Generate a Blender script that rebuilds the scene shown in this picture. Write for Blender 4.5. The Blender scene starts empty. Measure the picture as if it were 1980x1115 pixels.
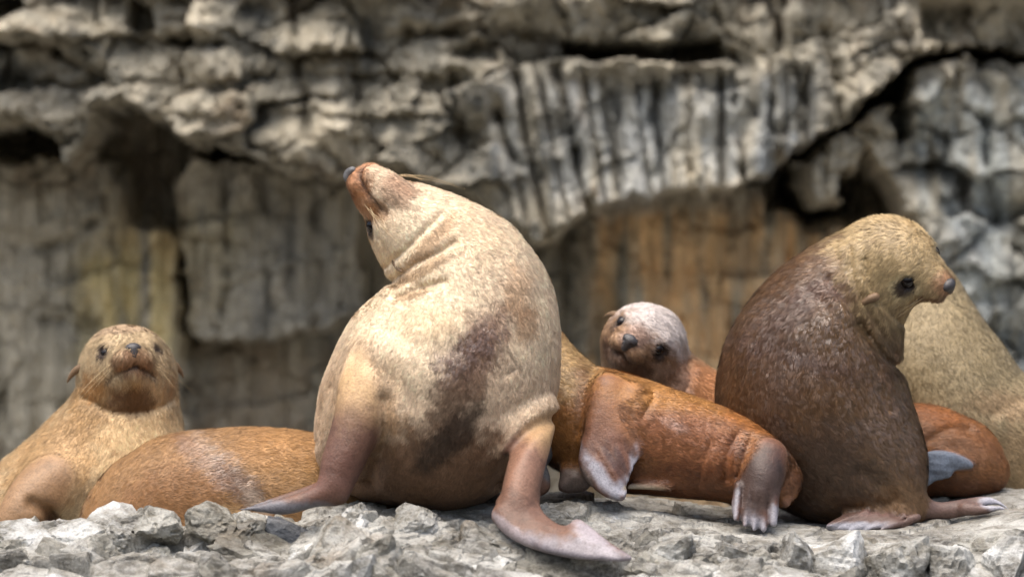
import bpy, math, random
import numpy as np
from mathutils import Vector

# ------------------------------------------------------------------ camera, sky, sun, exposure
SC = bpy.context.scene
COL = SC.collection
D = 16.0            # metres from camera to the front sea lion
S = 600.0           # photo pixels per metre at that distance
cam_d = bpy.data.cameras.new('camera')
cam = bpy.data.objects.new('camera', cam_d); COL.objects.link(cam)
cam.location = (0, -D, 0); cam.rotation_euler = (math.radians(90), 0, 0)
cam_d.sensor_width = 36.0; cam_d.lens = 36.0 * S * D / 1980.0
cam_d.clip_start = 0.5; cam_d.clip_end = 500
cam_d.dof.use_dof = True; cam_d.dof.focus_distance = D + 0.1
cam_d.dof.aperture_fstop = (cam_d.lens / 1000.0) / 0.125
SC.camera = cam

SUN_EL, SUN_AZ = math.radians(70), math.radians(212)   # azimuth from +Y, clockwise; 180 = behind the camera
world = bpy.data.worlds.new('World'); SC.world = world; world.use_nodes = True
wn = world.node_tree.nodes; wl = world.node_tree.links
sky = wn.new('ShaderNodeTexSky'); sky.sky_type = 'NISHITA'; sky.sun_disc = False
sky.sun_elevation = SUN_EL; sky.sun_rotation = SUN_AZ
sky.air_density = 1.0; sky.dust_density = 6.0; sky.ozone_density = 0.6
bg = wn['Background']; bg.inputs['Strength'].default_value = 0.10
wl.new(sky.outputs['Color'], bg.inputs['Color'])
sun_d = bpy.data.lights.new('sun', 'SUN'); sun = bpy.data.objects.new('sun', sun_d); COL.objects.link(sun)
sun_d.energy = 1.5; sun_d.angle = math.radians(70); sun_d.color = (1.0, 0.95, 0.87)
sdir = Vector((math.sin(SUN_AZ) * math.cos(SUN_EL), math.cos(SUN_AZ) * math.cos(SUN_EL), math.sin(SUN_EL)))
sun.rotation_euler = sdir.to_track_quat('Z', 'Y').to_euler()
SC.view_settings.view_transform = 'Standard'; SC.view_settings.look = 'None'
SC.view_settings.exposure = 1.36; SC.view_settings.gamma = 1.0
SC.render.engine = 'CYCLES'
SC.cycles.use_denoising = True
SC.cycles.max_bounces = 6

# ------------------------------------------------------------------ numeric helpers
R0 = np.random.default_rng(7)
TAB = R0.random(65536).astype(np.float32)
def _h(ix, iy, iz, seed=0):
    h = (ix.astype(np.uint32)*np.uint32(73856093)) ^ (iy.astype(np.uint32)*np.uint32(19349663)) ^ (iz.astype(np.uint32)*np.uint32(83492791)) ^ np.uint32(seed*2654435 & 0xffffffff)
    h = (h ^ (h >> np.uint32(13)))*np.uint32(1274126177)
    return TAB[(h ^ (h >> np.uint32(16))) & np.uint32(65535)]
def vnoise(x, y, z, seed=0):
    x = np.asarray(x, np.float32); y = np.asarray(y, np.float32)+0*x; flat = np.ndim(z) == 0
    xi = np.floor(x).astype(np.int32); yi = np.floor(y).astype(np.int32)
    u, v = x-xi, y-yi; u = u*u*(3-2*u); v = v*v*(3-2*v)
    if flat:
        zi = np.zeros(1, np.int32)+int(math.floor(z*13)); r = 0; zs = ((0, 1.0),)
    else:
        z = np.asarray(z, np.float32); zi = np.floor(z).astype(np.int32); w = z-zi; w = w*w*(3-2*w); r = 0; zs = ((0, 1-w), (1, w))
    for dz, wz in zs:
        a = _h(xi, yi, zi+dz, seed); b = _h(xi+1, yi, zi+dz, seed); a += (b-a)*u
        c = _h(xi, yi+1, zi+dz, seed); b = _h(xi+1, yi+1, zi+dz, seed); c += (b-c)*u
        r = r+(a+(c-a)*v)*wz
    return r*2-1
def fbm(x, y, z=0.0, o=4, seed=0, g=0.5):
    a, s, f = 1.0, 0, 1.0
    for i in range(o):
        s = s + a * vnoise(np.asarray(x)*f, np.asarray(y)*f, np.asarray(z)*f, seed+i*17)
        a *= g; f *= 2.03
    return s
def sstep(a, b, x):
    t = np.clip((x-a)/(b-a), 0, 1); return t*t*(3-2*t)
def lin(r, g, b):
    f = lambda c: (c/255/12.92) if c/255 <= 0.04045 else ((c/255+0.055)/1.055)**2.4
    return np.array([f(r), f(g), f(b)])
def seg_dist2(px, py, poly):
    """distance in the plane from points to an open polyline, and the parameter along it"""
    best = np.full(px.shape, 1e9); poly = np.asarray(poly, float)
    for a, b in zip(poly[:-1], poly[1:]):
        ab = b-a; t = np.clip(((px-a[0])*ab[0]+(py-a[1])*ab[1])/max(ab@ab, 1e-9), 0, 1)
        best = np.minimum(best, np.hypot(px-a[0]-t*ab[0], py-a[1]-t*ab[1]))
    return best
def poly_sd(px, py, poly):
    """signed distance to a closed polygon (negative inside)"""
    poly = np.asarray(poly, float); d = np.full(px.shape, 1e18); ins = np.zeros(px.shape, bool)
    for a, b in zip(poly, np.roll(poly, -1, 0)):
        ab = b-a; t = np.clip(((px-a[0])*ab[0]+(py-a[1])*ab[1])/max(ab@ab, 1e-9), 0, 1)
        d = np.minimum(d, (px-a[0]-t*ab[0])**2+(py-a[1]-t*ab[1])**2)
        c = (a[1] > py) != (b[1] > py)
        with np.errstate(divide='ignore', invalid='ignore'):
            xi = a[0] + (py-a[1])*(b[0]-a[0])/(b[1]-a[1] if b[1] != a[1] else 1e-9)
        ins ^= c & (px < xi)
    d = np.sqrt(d); return np.where(ins, -d, d)
def catmull(pts, n):
    p = np.asarray(pts, float)
    if len(p) < 3: return np.array([p[0]+(p[-1]-p[0])*i/n for i in range(n+1)])
    q = np.vstack([2*p[0]-p[1], p, 2*p[-1]-p[-2]]); out = []
    for i in range(1, len(q)-2):
        for k in range(n):
            t = k/n
            out.append(0.5*((2*q[i])+(-q[i-1]+q[i+1])*t+(2*q[i-1]-5*q[i]+4*q[i+1]-q[i+2])*t*t+(-q[i-1]+3*q[i]-3*q[i+1]+q[i+2])*t**3))
    out.append(p[-1]); return np.array(out)

def mesh_from(name, V, F, smooth=True):
    me = bpy.data.meshes.new(name); V = np.ascontiguousarray(V, np.float32); F = np.ascontiguousarray(F, np.int32)
    n, k = F.shape
    me.vertices.add(len(V)); me.vertices.foreach_set('co', V.ravel())
    me.loops.add(n*k); me.loops.foreach_set('vertex_index', F.ravel())
    me.polygons.add(n); me.polygons.foreach_set('loop_start', np.arange(0, n*k, k, dtype=np.int32))
    me.update(calc_edges=True)
    me.polygons.foreach_set('use_smooth', np.full(n, smooth)); me.update()
    return me
def put(name, me, mat, parent=None):
    o = bpy.data.objects.new(name, me); COL.objects.link(o)
    if mat and not me.materials: me.materials.append(mat)
    if parent: o.parent = parent
    return o
def set_col(me, name, C):
    a = me.attributes.new(name, 'FLOAT_COLOR', 'POINT'); C = np.asarray(C, np.float32)
    if C.shape[1] == 3: C = np.hstack([C, np.ones((len(C), 1), np.float32)])
    a.data.foreach_set('color', np.ascontiguousarray(C).ravel())
def set_f(me, name, v):
    a = me.attributes.new(name, 'FLOAT', 'POINT'); a.data.foreach_set('value', np.ascontiguousarray(v, np.float32))
def grid_faces(nu, nv):
    i = np.arange(nu*nv).reshape(nu, nv)
    return np.stack([i[:-1, :-1], i[1:, :-1], i[1:, 1:], i[:-1, 1:]], -1).reshape(-1, 4)

# ------------------------------------------------------------------ materials
class N:
    def __init__(s, name):
        s.m = bpy.data.materials.new(name); s.m.use_nodes = True; s.t = s.m.node_tree; s.p = s.t.nodes['Principled BSDF']
    def new(s, kind, **kw):
        n = s.t.nodes.new('ShaderNode'+kind)
        for k, v in kw.items():
            if hasattr(n, k): setattr(n, k, v)
            else: s.set(n.inputs[k], v)
        return n
    def set(s, inp, v):
        if hasattr(v, 'is_output'): s.t.links.new(v, inp)
        else: inp.default_value = v
    def noise(s, vec, scale, detail=4, rough=0.55, dist=0.0):
        n = s.new('TexNoise'); s.set(n.inputs['Vector'], vec); n.inputs['Scale'].default_value = scale
        n.inputs['Detail'].default_value = detail; n.inputs['Roughness'].default_value = rough; n.inputs['Distortion'].default_value = dist
        return n.outputs['Fac']
    def ramp(s, fac, stops):
        n = s.new('ValToRGB'); s.set(n.inputs[0], fac); e = n.color_ramp.elements
        while len(e) < len(stops): e.new(0.5)
        for el, (p, c) in zip(e, stops): el.position = p; el.color = (*c, 1) if not np.isscalar(c) else (c, c, c, 1)
        return n.outputs[0]
    def mix(s, fac, a, b, mode='MIX'):
        n = s.new('Mix', data_type='RGBA', blend_type=mode); s.set(n.inputs[0], fac); s.set(n.inputs[6], a); s.set(n.inputs[7], b)
        return n.outputs[2]
    def math(s, op, a, b=0.0):
        n = s.new('Math', operation=op); s.set(n.inputs[0], a); s.set(n.inputs[1], b); return n.outputs[0]
    def bump(s, h, dist, strength=1.0, prev=None):
        n = s.new('Bump'); s.set(n.inputs['Height'], h); n.inputs['Distance'].default_value = dist; n.inputs['Strength'].default_value = strength
        if prev: s.set(n.inputs['Normal'], prev)
        return n.outputs[0]
    def attr(s, name):
        n = s.new('Attribute'); n.attribute_name = name; return n
    def obj(s): return s.new('TexCoord').outputs['Object']
    def pos(s): return s.new('NewGeometry').outputs['Position']

def mat_coat():
    m = N('sea_lion_coat'); co = m.obj(); at = m.attr('coat'); wet = m.attr('wet').outputs['Fac']; fur = m.attr('fur').outputs['Fac']
    fine = m.noise(co, 150, 3, 0.6); mid = m.noise(co, 28, 4, 0.6); big = m.noise(co, 6, 3)
    c = m.mix(1.0, at.outputs['Color'], m.ramp(mid, [(0.25, 0.72), (0.5, 1.0), (0.75, 1.12)]), 'MULTIPLY')
    c = m.mix(1.0, c, m.ramp(fine, [(0.3, 0.74), (0.5, 1.0), (0.7, 1.15)]), 'MULTIPLY')
    c = m.mix(1.0, c, m.ramp(big, [(0.3, 0.88), (0.7, 1.08)]), 'MULTIPLY')
    m.set(m.p.inputs['Base Color'], c)
    r = m.math('SUBTRACT', 0.62, m.math('MULTIPLY', wet, 0.3))
    m.set(m.p.inputs['Roughness'], r)
    m.p.inputs['Specular IOR Level'].default_value = 0.4
    m.set(m.p.inputs['Sheen Weight'], m.math('MULTIPLY', fur, 0.12)); m.p.inputs['Sheen Roughness'].default_value = 0.4
    b = m.bump(mid, 0.006, 0.5); b = m.bump(fine, 0.003, 0.6, b)
    m.set(m.p.inputs['Normal'], b)
    return m.m
def mat_fur():
    m = N('sea_lion_fur'); at = m.attr('coat'); wet = m.attr('wet').outputs['Fac']
    m.set(m.p.inputs['Base Color'], at.outputs['Color'])
    m.set(m.p.inputs['Coat Weight'], m.math('MULTIPLY', m.math('MAXIMUM', m.math('SUBTRACT', wet, 0.4), 0.0), 0.9)); m.p.inputs['Coat Roughness'].default_value = 0.38
    m.set(m.p.inputs['Roughness'], m.math('SUBTRACT', 0.6, m.math('MULTIPLY', wet, 0.22)))
    m.set(m.p.inputs['Specular IOR Level'], m.math('ADD', 0.35, m.math('MULTIPLY', wet, 0.55)))
    return m.m
def mat_plain(name, col, rough, spec=0.5, bumpy=0.0, scale=80, var=0.2):
    m = N(name); co = m.obj(); n = m.noise(co, scale, 4)
    m.set(m.p.inputs['Base Color'], m.mix(1.0, (*col, 1), m.ramp(n, [(0.3, 1-var), (0.7, 1+var)]), 'MULTIPLY'))
    m.p.inputs['Roughness'].default_value = rough; m.p.inputs['Specular IOR Level'].default_value = spec
    if bumpy: m.set(m.p.inputs['Normal'], m.bump(n, bumpy))
    return m.m
COAT = mat_coat(); FUR = mat_fur()
EYE = mat_plain('eye_dark', (0.008, 0.006, 0.006), 0.16, 0.35, var=0.1)
NOSE = mat_plain('nose_skin', (0.035, 0.032, 0.034), 0.33, 0.6, 0.002, 300)
NOSE_PALE = mat_plain('nose_skin_wet_grey', (0.10, 0.098, 0.098), 0.42, 0.6, 0.002, 300)
EAR = mat_plain('ear_skin', (0.16, 0.10, 0.055), 0.55, 0.4, 0.002, 200)
WHISK = mat_plain('whisker_hair', (0.62, 0.47, 0.27), 0.4, 0.5, var=0.1)

def mat_rock(name, light, mid, dark, rust, cliff, vary=False):
    m = N(name); co = m.pos(); k = 0.4 if cliff else 1.0
    mp = m.new('Mapping'); m.set(mp.inputs['Vector'], co); mp.inputs['Scale'].default_value = (1.0, 1.0, 0.28) if cliff else (1, 1, 1.6)
    v = mp.outputs[0]
    n1 = m.noise(v, 5*k if not cliff else 3.2, 6, 0.62, 0.4); n2 = m.noise(v, 26*k, 6, 0.65); n3 = m.noise(co, 120*k, 5, 0.7); n4 = m.noise(co, 3.0, 4, 0.6, 0.6)
    c = m.ramp(n1, [(0.34, dark), (0.47, mid), (0.62, light)])
    c = m.mix(m.ramp(n2, [(0.42, 0.0), (0.60, 1.0)]), c, m.mix(0.5, c, (*light, 1)))
    c = m.mix(m.ramp(n4, [(0.56, 0.0), (0.70, 0.55)]), c, (*rust, 1))
    c = m.mix(1.0, c, m.ramp(n3, [(0.3, 0.62), (0.5, 1.0), (0.7, 1.25)]), 'MULTIPLY')
    if vary:
        c = m.mix(1.0, c, m.ramp(m.new('ObjectInfo').outputs['Random'], [(0.0, (0.45, 0.43, 0.38)), (0.35, (0.78, 0.76, 0.70)), (0.7, (1.0, 1.0, 1.0)), (1.0, (1.2, 1.21, 1.23))]), 'MULTIPLY')
    tint = m.attr('tint')
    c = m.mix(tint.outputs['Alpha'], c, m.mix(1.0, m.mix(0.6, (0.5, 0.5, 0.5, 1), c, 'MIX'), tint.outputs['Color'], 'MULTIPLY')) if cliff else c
    m.set(m.p.inputs['Base Color'], c)
    m.p.inputs['Roughness'].default_value = 0.72 if cliff else 0.5
    m.p.inputs['Specular IOR Level'].default_value = 0.3 if cliff else 0.5
    b = m.bump(n2, 0.03 if cliff else 0.014, 0.9); b = m.bump(n3, 0.012 if cliff else 0.006, 0.9, b)
    m.set(m.p.inputs['Normal'], b)
    return m.m
ROCK = mat_rock('ledge_rock', (0.42, 0.415, 0.385), (0.18, 0.168, 0.14), (0.05, 0.046, 0.038), (0.19, 0.14, 0.085), False)
ROCK_S = mat_rock('ledge_block', (0.50, 0.505, 0.49), (0.19, 0.18, 0.152), (0.06, 0.056, 0.047), (0.19, 0.14, 0.085), False, True)
CLIFF = mat_rock('cliff_rock', (0.53, 0.48, 0.375), (0.285, 0.264, 0.21), (0.10, 0.104, 0.096), (0.24, 0.17, 0.10), True)

# ------------------------------------------------------------------ cliff (a real relief, overhangs and recesses built in depth)
def block(u, v, cell, amp, tilt, crack, cw, seed):
    """fractured blocks: every cell its own height and tilt, a groove along the joints"""
    gu, gv = u/cell, v/cell; iu = np.floor(gu).astype(np.int32); iv = np.floor(gv).astype(np.int32)
    f1 = np.full(u.shape, 9.0); f2 = f1.copy(); hh = np.zeros(u.shape)
    for a in (-1, 0, 1):
        for b in (-1, 0, 1):
            cu, cv = iu+a, iv+b; zz = np.zeros_like(cu)
            sx = cu+0.5+0.8*(_h(cu, cv, zz, seed)-0.5); sy = cv+0.5+0.8*(_h(cu, cv, zz, seed+1)-0.5)
            dx, dy = gu-sx, gv-sy; d = np.hypot(dx, dy)
            hv = amp*(_h(cu, cv, zz, seed+2)*2-1) + tilt*cell*(dx*(_h(cu, cv, zz, seed+3)*2-1)+dy*(_h(cu, cv, zz, seed+4)*2-1.0))
            near = d < f1
            f2 = np.where(near, f1, np.minimum(f2, d)); hh = np.where(near, hv, hh); f1 = np.where(near, d, f1)
    return hh - crack*np.exp(-((f2-f1)*cell/cw)**2)
CY = 5.0
def build_cliff():
    k = S*D/(D+CY)
    xs = np.concatenate([np.linspace(-7.5, -2.35, 60)[:-1], np.linspace(-2.35, 2.35, 640), np.linspace(2.35, 7.5, 60)[1:]])
    zs = np.concatenate([np.linspace(-2.6, -1.0, 40)[:-1], np.linspace(-1.0, 1.3, 320), np.linspace(1.3, 4.5, 60)[1:]])
    X, Z = np.meshgrid(xs, zs, indexing='ij')
    px = X*k+990; py = 557.5-Z*k
    wx = px + 14*fbm(px/60, py/60, 0.3, 4, 1); wy = py + 12*fbm(px/55, py/55, 5.3, 4, 2)
    wx += 5*fbm(px/16, py/30, 9.1, 2, 3); wy += 7*fbm(px/14, py/26, 2.7, 2, 4)
    UM = [(-3000, -3000), (-3000, 260), (-100, 250), (0, 240), (60, 235), (130, 285), (150, 330), (175, 300), (208, 215), (240, 185), (300, 230), (365, 285), (455, 280), (500, 290), (545, 330), (600, 345), (690, 345), (720, 330), (800, 345), (900, 385), (960, 430), (1040, 470), (1085, 455), (1135, 405), (1200, 380), (1300, 375), (1390, 378), (1460, 350), (1530, 310), (1600, 260), (1640, 220), (1690, 190), (1725, 150), (1755, 100), (1850, 100), (1990, 95), (5000, 90), (5000, -3000)]
    RM = [(1545, 318), (1600, 272), (1700, 205), (1735, 195), (1765, 120), (1850, 112), (5000, 112), (5000, 3000), (1800, 3000), (1790, 700), (1770, 440), (1735, 410), (1705, 345), (1668, 300), (1640, 330), (1630, 395), (1560, 390)]
    LM = [(340, 300), (700, 300), (697, 612), (640, 636), (560, 642), (520, 664), (400, 668), (345, 655), (340, 500), (310, 420)]
    LL = [(-3000, 300), (215, 300), (240, 420), (335, 440), (338, 600), (345, 1000), (400, 3000), (-3000, 3000)]
    RW = [(1110, 330), (1530, 330), (1560, 420), (1800, 430), (1800, 3000), (1180, 3000), (1190, 560), (1120, 470)]
    def lay(poly, H, w): return H*sstep(w, -w, poly_sd(wx, wy, poly))
    h = np.zeros_like(px)
    h = np.maximum(h, lay(RW, 0.5, 30))
    h = np.maximum(h, lay(LL, 0.42, 14)); h = np.maximum(h, lay(LM, 0.52, 9))
    um = poly_sd(wx, wy, UM); rm = poly_sd(wx, wy, RM)
    hu = (1.15+0.12*np.exp(-np.maximum(-um, 0)/70))*sstep(8, -8, um)
    hr = 1.0*sstep(10, -14, rm)
    h = np.maximum(h, np.maximum(hu, hr))
    upper = sstep(10, -10, np.minimum(um, rm))
    # beds: each bed bulges and undercuts at its foot
    t = (wy + 10*fbm(px/200, py/200, 0, 3, 9))/78.0
    f = t-np.floor(t); bed = np.where(f < 0.88, f/0.88, (1-f)/0.12)
    bedw = sstep(1100, 700, px)*sstep(330, 200, py)
    h += upper*0.11*bed*(0.25+0.75*bedw)*(0.6+0.6*fbm(px/120, np.floor(t)*3.3, 0, 2, 11))
    # flutes: leaning vertical ribs
    lean = px - 0.22*(py-130)*sstep(1500, 1000, px)
    fl = fbm(lean/46, py/420, 1.0, 2, 21); rib = np.abs(fl)
    amp = 0.02+0.06*sstep(900, 1050, px)*sstep(1700, 1550, px)*sstep(110, 170, py)
    h += amp*(0.2+0.8*upper)*(np.minimum(rib*2.2, 1)-0.6)
    # blocks and roughness
    fl0 = sstep(930, 1000, px)*sstep(1660, 1600, px)*sstep(120, 160, py)*upper; bu, bv = px+0.8*(wx-px), py+0.8*(wy-py)
    fac = block(bu*0.55+0.12*bv, bv*1.2, 105.0, 0.085, 0.0024, 0.06, 5.0, 400)+0.42*block(bu*0.8-0.1*bv, bv, 52.0, 0.05, 0.0030, 0.03, 3.5, 500)+0.22*block(bu, bv*0.8, 21.0, 0.03, 0.0035, 0.015, 2.5, 600)
    h += (fac+0.05*fbm(px/95, py/80, 3.0, 3, 31))*(0.22+0.78*upper)*(1-0.65*fl0)
    h += (1-upper)*0.05*fbm(px/24, py/260, 5.0, 3, 35) + 0.016*fbm(px/17, py/26, 7.0, 3, 41)
    b1 = fbm(px/46, py/62, 0, 1, 51); h += 0.04*np.round(b1*2.2)/2.2*upper*(1-0.7*fl0)
    cx = (lean+5*fbm(px/90, py/160, 0, 2, 55))/33.0; ci = np.floor(cx); best = np.full(px.shape, 9.0); hc = np.zeros_like(px)
    for a in (-1, 0, 1):
        k0 = (ci+a).astype(np.int32); z0 = np.zeros_like(k0); d0 = np.abs(cx-(k0+0.5+0.7*(_h(k0, z0, z0, 7)-0.5))); n0 = d0 < best
        hc = np.where(n0, _h(k0, z0, z0, 8), hc); best = np.where(n0, d0, best)
    col_ = np.sqrt(np.clip(1-(best/0.62)**2, 0, 1))
    h += fl0*(0.15*(col_-0.7)+0.12*(hc-0.5))
    # slots, holes and cracks
    flz = sstep(930, 1000, px)*sstep(1660, 1600, px)*sstep(120, 160, py)*upper
    def slot(poly, depth, w): 
        nonlocal h
        h -= depth*sstep(w, -w, poly_sd(px+0.4*(wx-px), py+0.4*(wy-py), poly))
    slot([(1085, 84), (1150, 88), (1270, 92), (1385, 80), (1395, 112), (1340, 126), (1230, 120), (1095, 112)], 0.55, 7)
    slot([(-40, -5), (50, 0), (62, 25), (20, 40), (-40, 42)], 0.5, 9)
    slot([(262, 5), (300, 20), (312, 62), (275, 72), (255, 50)], 0.35, 9)
    slot([(1735, 195), (1755, 215), (1765, 265), (1745, 275), (1722, 230)], 0.45, 9)
    slot([(1490, 345), (1560, 335), (1570, 400), (1500, 398)], 0.35, 12)
    slot([(1770, 10), (2100, 0), (2100, 95), (1850, 98), (1775, 80)], 0.28, 16)
    slot([(875, 92), (960, 90), (965, 125), (880, 120)], 0.2, 12)
    cracks = [([(60, 82), (110, 105), (150, 130), (210, 150)], 9, 0.2), ([(120, 110), (200, 170), (240, 190)], 10, 0.2), ([(330, 75), (380, 92), (445, 100)], 9, 0.25), ([(555, -40), (575, 90), (590, 180), (605, 270), (690, 335)], 8, 0.2),
              ([(680, 30), (690, 180), (690, 340)], 7, 0.16), ([(740, 82), (880, 72), (1000, 72), (1090, 90)], 10, 0.25), ([(880, 150), (890, 260), (920, 330)], 9, 0.16), ([(955, 200), (985, 300), (1005, 330)], 8, 0.22), ([(990, 150), (1020, 260), (1045, 350)], 8, 0.2),
              ([(1072, 130), (1090, 220), (1118, 300), (1138, 390)], 9, 0.26), ([(1182, 180), (1188, 300), (1195, 350)], 6, 0.14), ([(1252, 160), (1262, 250), (1266, 335)], 8, 0.2), ([(1330, 200), (1338, 340)], 6, 0.12), ([(1412, 150), (1416, 260), (1438, 345)], 8, 0.22), ([(1480, 200), (1502, 325)], 7, 0.16), ([(1535, 215), (1552, 300)], 6, 0.15),
              ([(1355, -30), (1410, 110), (1450, 200), (1462, 280)], 9, 0.2), ([(1490, 20), (1530, 130), (1545, 200)], 9, 0.18), ([(1590, 60), (1605, 160), (1612, 255)], 9, 0.2), ([(1840, 115), (1850, 200), (1895, 225)], 9, 0.22), ([(1885, 110), (1905, 185)], 8, 0.2), ([(1900, 230), (1912, 330), (1935, 470), (1990, 505)], 8, 0.2), ([(1760, -30), (1745, 110), (1722, 190)], 9, 0.2),
              ([(340, 430), (338, 560), (350, 660)], 10, 0.3), ([(170, 330), (200, 440), (195, 600)], 9, 0.15), ([(0, 480), (90, 470), (170, 430)], 10, 0.16), ([(0, 640), (80, 620), (160, 640)], 9, 0.12), ([(30, 790), (160, 800), (230, 790)], 9, 0.15), ([(500, 350), (520, 480), (515, 600)], 8, 0.12), ([(600, 380), (615, 520), (600, 630)], 8, 0.12), ([(420, 340), (430, 500), (425, 660)], 8, 0.12)]
    for poly, w, dp in cracks:
        dd = seg_dist2(px+0.5*(wx-px), py+0.5*(wy-py), poly); vr = np.clip(0.62+0.7*fbm(px/38, py/38, 0, 2, 91), 0.08, 1.25); h -= 0.62*dp*vr*np.exp(-(dd/(w*(0.7+0.6*vr)))**2)
    # lip under the slot
    h += 0.12*np.exp(-(seg_dist2(wx, wy, [(1100, 128), (1250, 134), (1400, 128)])/10)**2)
    Y = CY+0.9-h
    V = np.stack([X, Y, Z], -1).reshape(-1, 3)
    F = grid_faces(len(xs), len(zs))
    me = mesh_from('cliff', V, F, smooth=False)
    C = np.zeros((len(V), 4)); C[:, :3] = 1
    P, Q = px.ravel(), py.ravel()
    def tint(poly, col, a, w):
        m = a*sstep(w, -w, poly_sd(wx.ravel(), wy.ravel(), poly)); C[:, :3] += (np.array(col)-C[:, :3])*m[:, None]; C[:, 3] = np.maximum(C[:, 3], m)
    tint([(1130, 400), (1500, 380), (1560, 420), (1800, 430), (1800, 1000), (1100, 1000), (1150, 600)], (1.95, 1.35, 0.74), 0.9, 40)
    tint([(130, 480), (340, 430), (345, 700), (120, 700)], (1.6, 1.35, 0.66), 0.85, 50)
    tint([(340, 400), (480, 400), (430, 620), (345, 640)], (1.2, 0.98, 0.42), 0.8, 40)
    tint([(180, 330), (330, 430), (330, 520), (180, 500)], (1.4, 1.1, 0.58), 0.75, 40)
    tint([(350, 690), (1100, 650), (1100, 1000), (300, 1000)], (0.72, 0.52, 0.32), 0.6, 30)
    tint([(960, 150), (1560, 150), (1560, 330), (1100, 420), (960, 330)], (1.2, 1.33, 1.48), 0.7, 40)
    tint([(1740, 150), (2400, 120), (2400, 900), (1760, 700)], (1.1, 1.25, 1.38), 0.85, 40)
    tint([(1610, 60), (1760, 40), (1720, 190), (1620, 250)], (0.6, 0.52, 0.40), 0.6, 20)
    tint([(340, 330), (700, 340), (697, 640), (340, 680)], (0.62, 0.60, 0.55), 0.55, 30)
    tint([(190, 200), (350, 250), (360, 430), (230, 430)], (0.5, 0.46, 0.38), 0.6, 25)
    C[:, 3] *= np.clip(0.72+0.8*fbm(P/22, Q/170, 0, 3, 77), 0, 1)
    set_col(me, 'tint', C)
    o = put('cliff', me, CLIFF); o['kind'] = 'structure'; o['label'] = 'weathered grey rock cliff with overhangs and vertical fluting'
build_cliff()

# ------------------------------------------------------------------ ledge the animals rest on
LPX = np.array([-2500, -200, 0, 150, 300, 480, 570, 660, 800, 950, 1100, 1250, 1400, 1560, 1700, 1850, 1980, 2200, 4500], float)
LY = [-0.9, -0.55, -0.2, 0.1, 0.8]
LPY = np.array([[1200, 1110, 1010, 1015, 1090], [1200, 1110, 1010, 1015, 1090], [1190, 1105, 1008, 1012, 1085], [1180, 1105, 1014, 1020, 1085], [1180, 1095, 992, 1010, 1080], [1170, 1090, 990, 1005, 1060],
                [1140, 1090, 1034, 1000, 1010], [1130, 1062, 990, 972, 985], [1130, 1062, 985, 972, 985], [1135, 1078, 1010, 985, 975], [1140, 1090, 1026, 990, 965], [1160, 1096, 1032, 1000, 960], [1220, 1120, 1040, 1020, 975],
                [1300, 1160, 1046, 1030, 982], [1320, 1170, 1050, 1032, 980], [1320, 1170, 1048, 1026, 966], [1320, 1170, 1042, 1006, 942], [1320, 1170, 1040, 1000, 938], [1320, 1170, 1040, 1000, 940]], float)
def ledge_profile(px):
    """world polyline (y, z) from the back to the front at this pixel column"""
    ys, zs = [], []
    pys = [np.interp(px, LPX, LPY[:, i]) for i in range(5)]
    for y, p in zip(LY, pys): ys.append(np.full_like(px, y)); zs.append((557.5-p)/S*(1+y/D))
    ys = [ys[0]-0.25, ys[0]-0.12] + ys + [np.full_like(px, 1.3), np.full_like(px, 2.2), np.full_like(px, 5.5)]
    zs = [zs[0]-2.2, zs[0]-0.5] + zs + [zs[4]-0.06, np.full_like(px, -1.4), np.full_like(px, -1.7)]
    return np.array(ys)[::-1], np.array(zs)[::-1]
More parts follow.
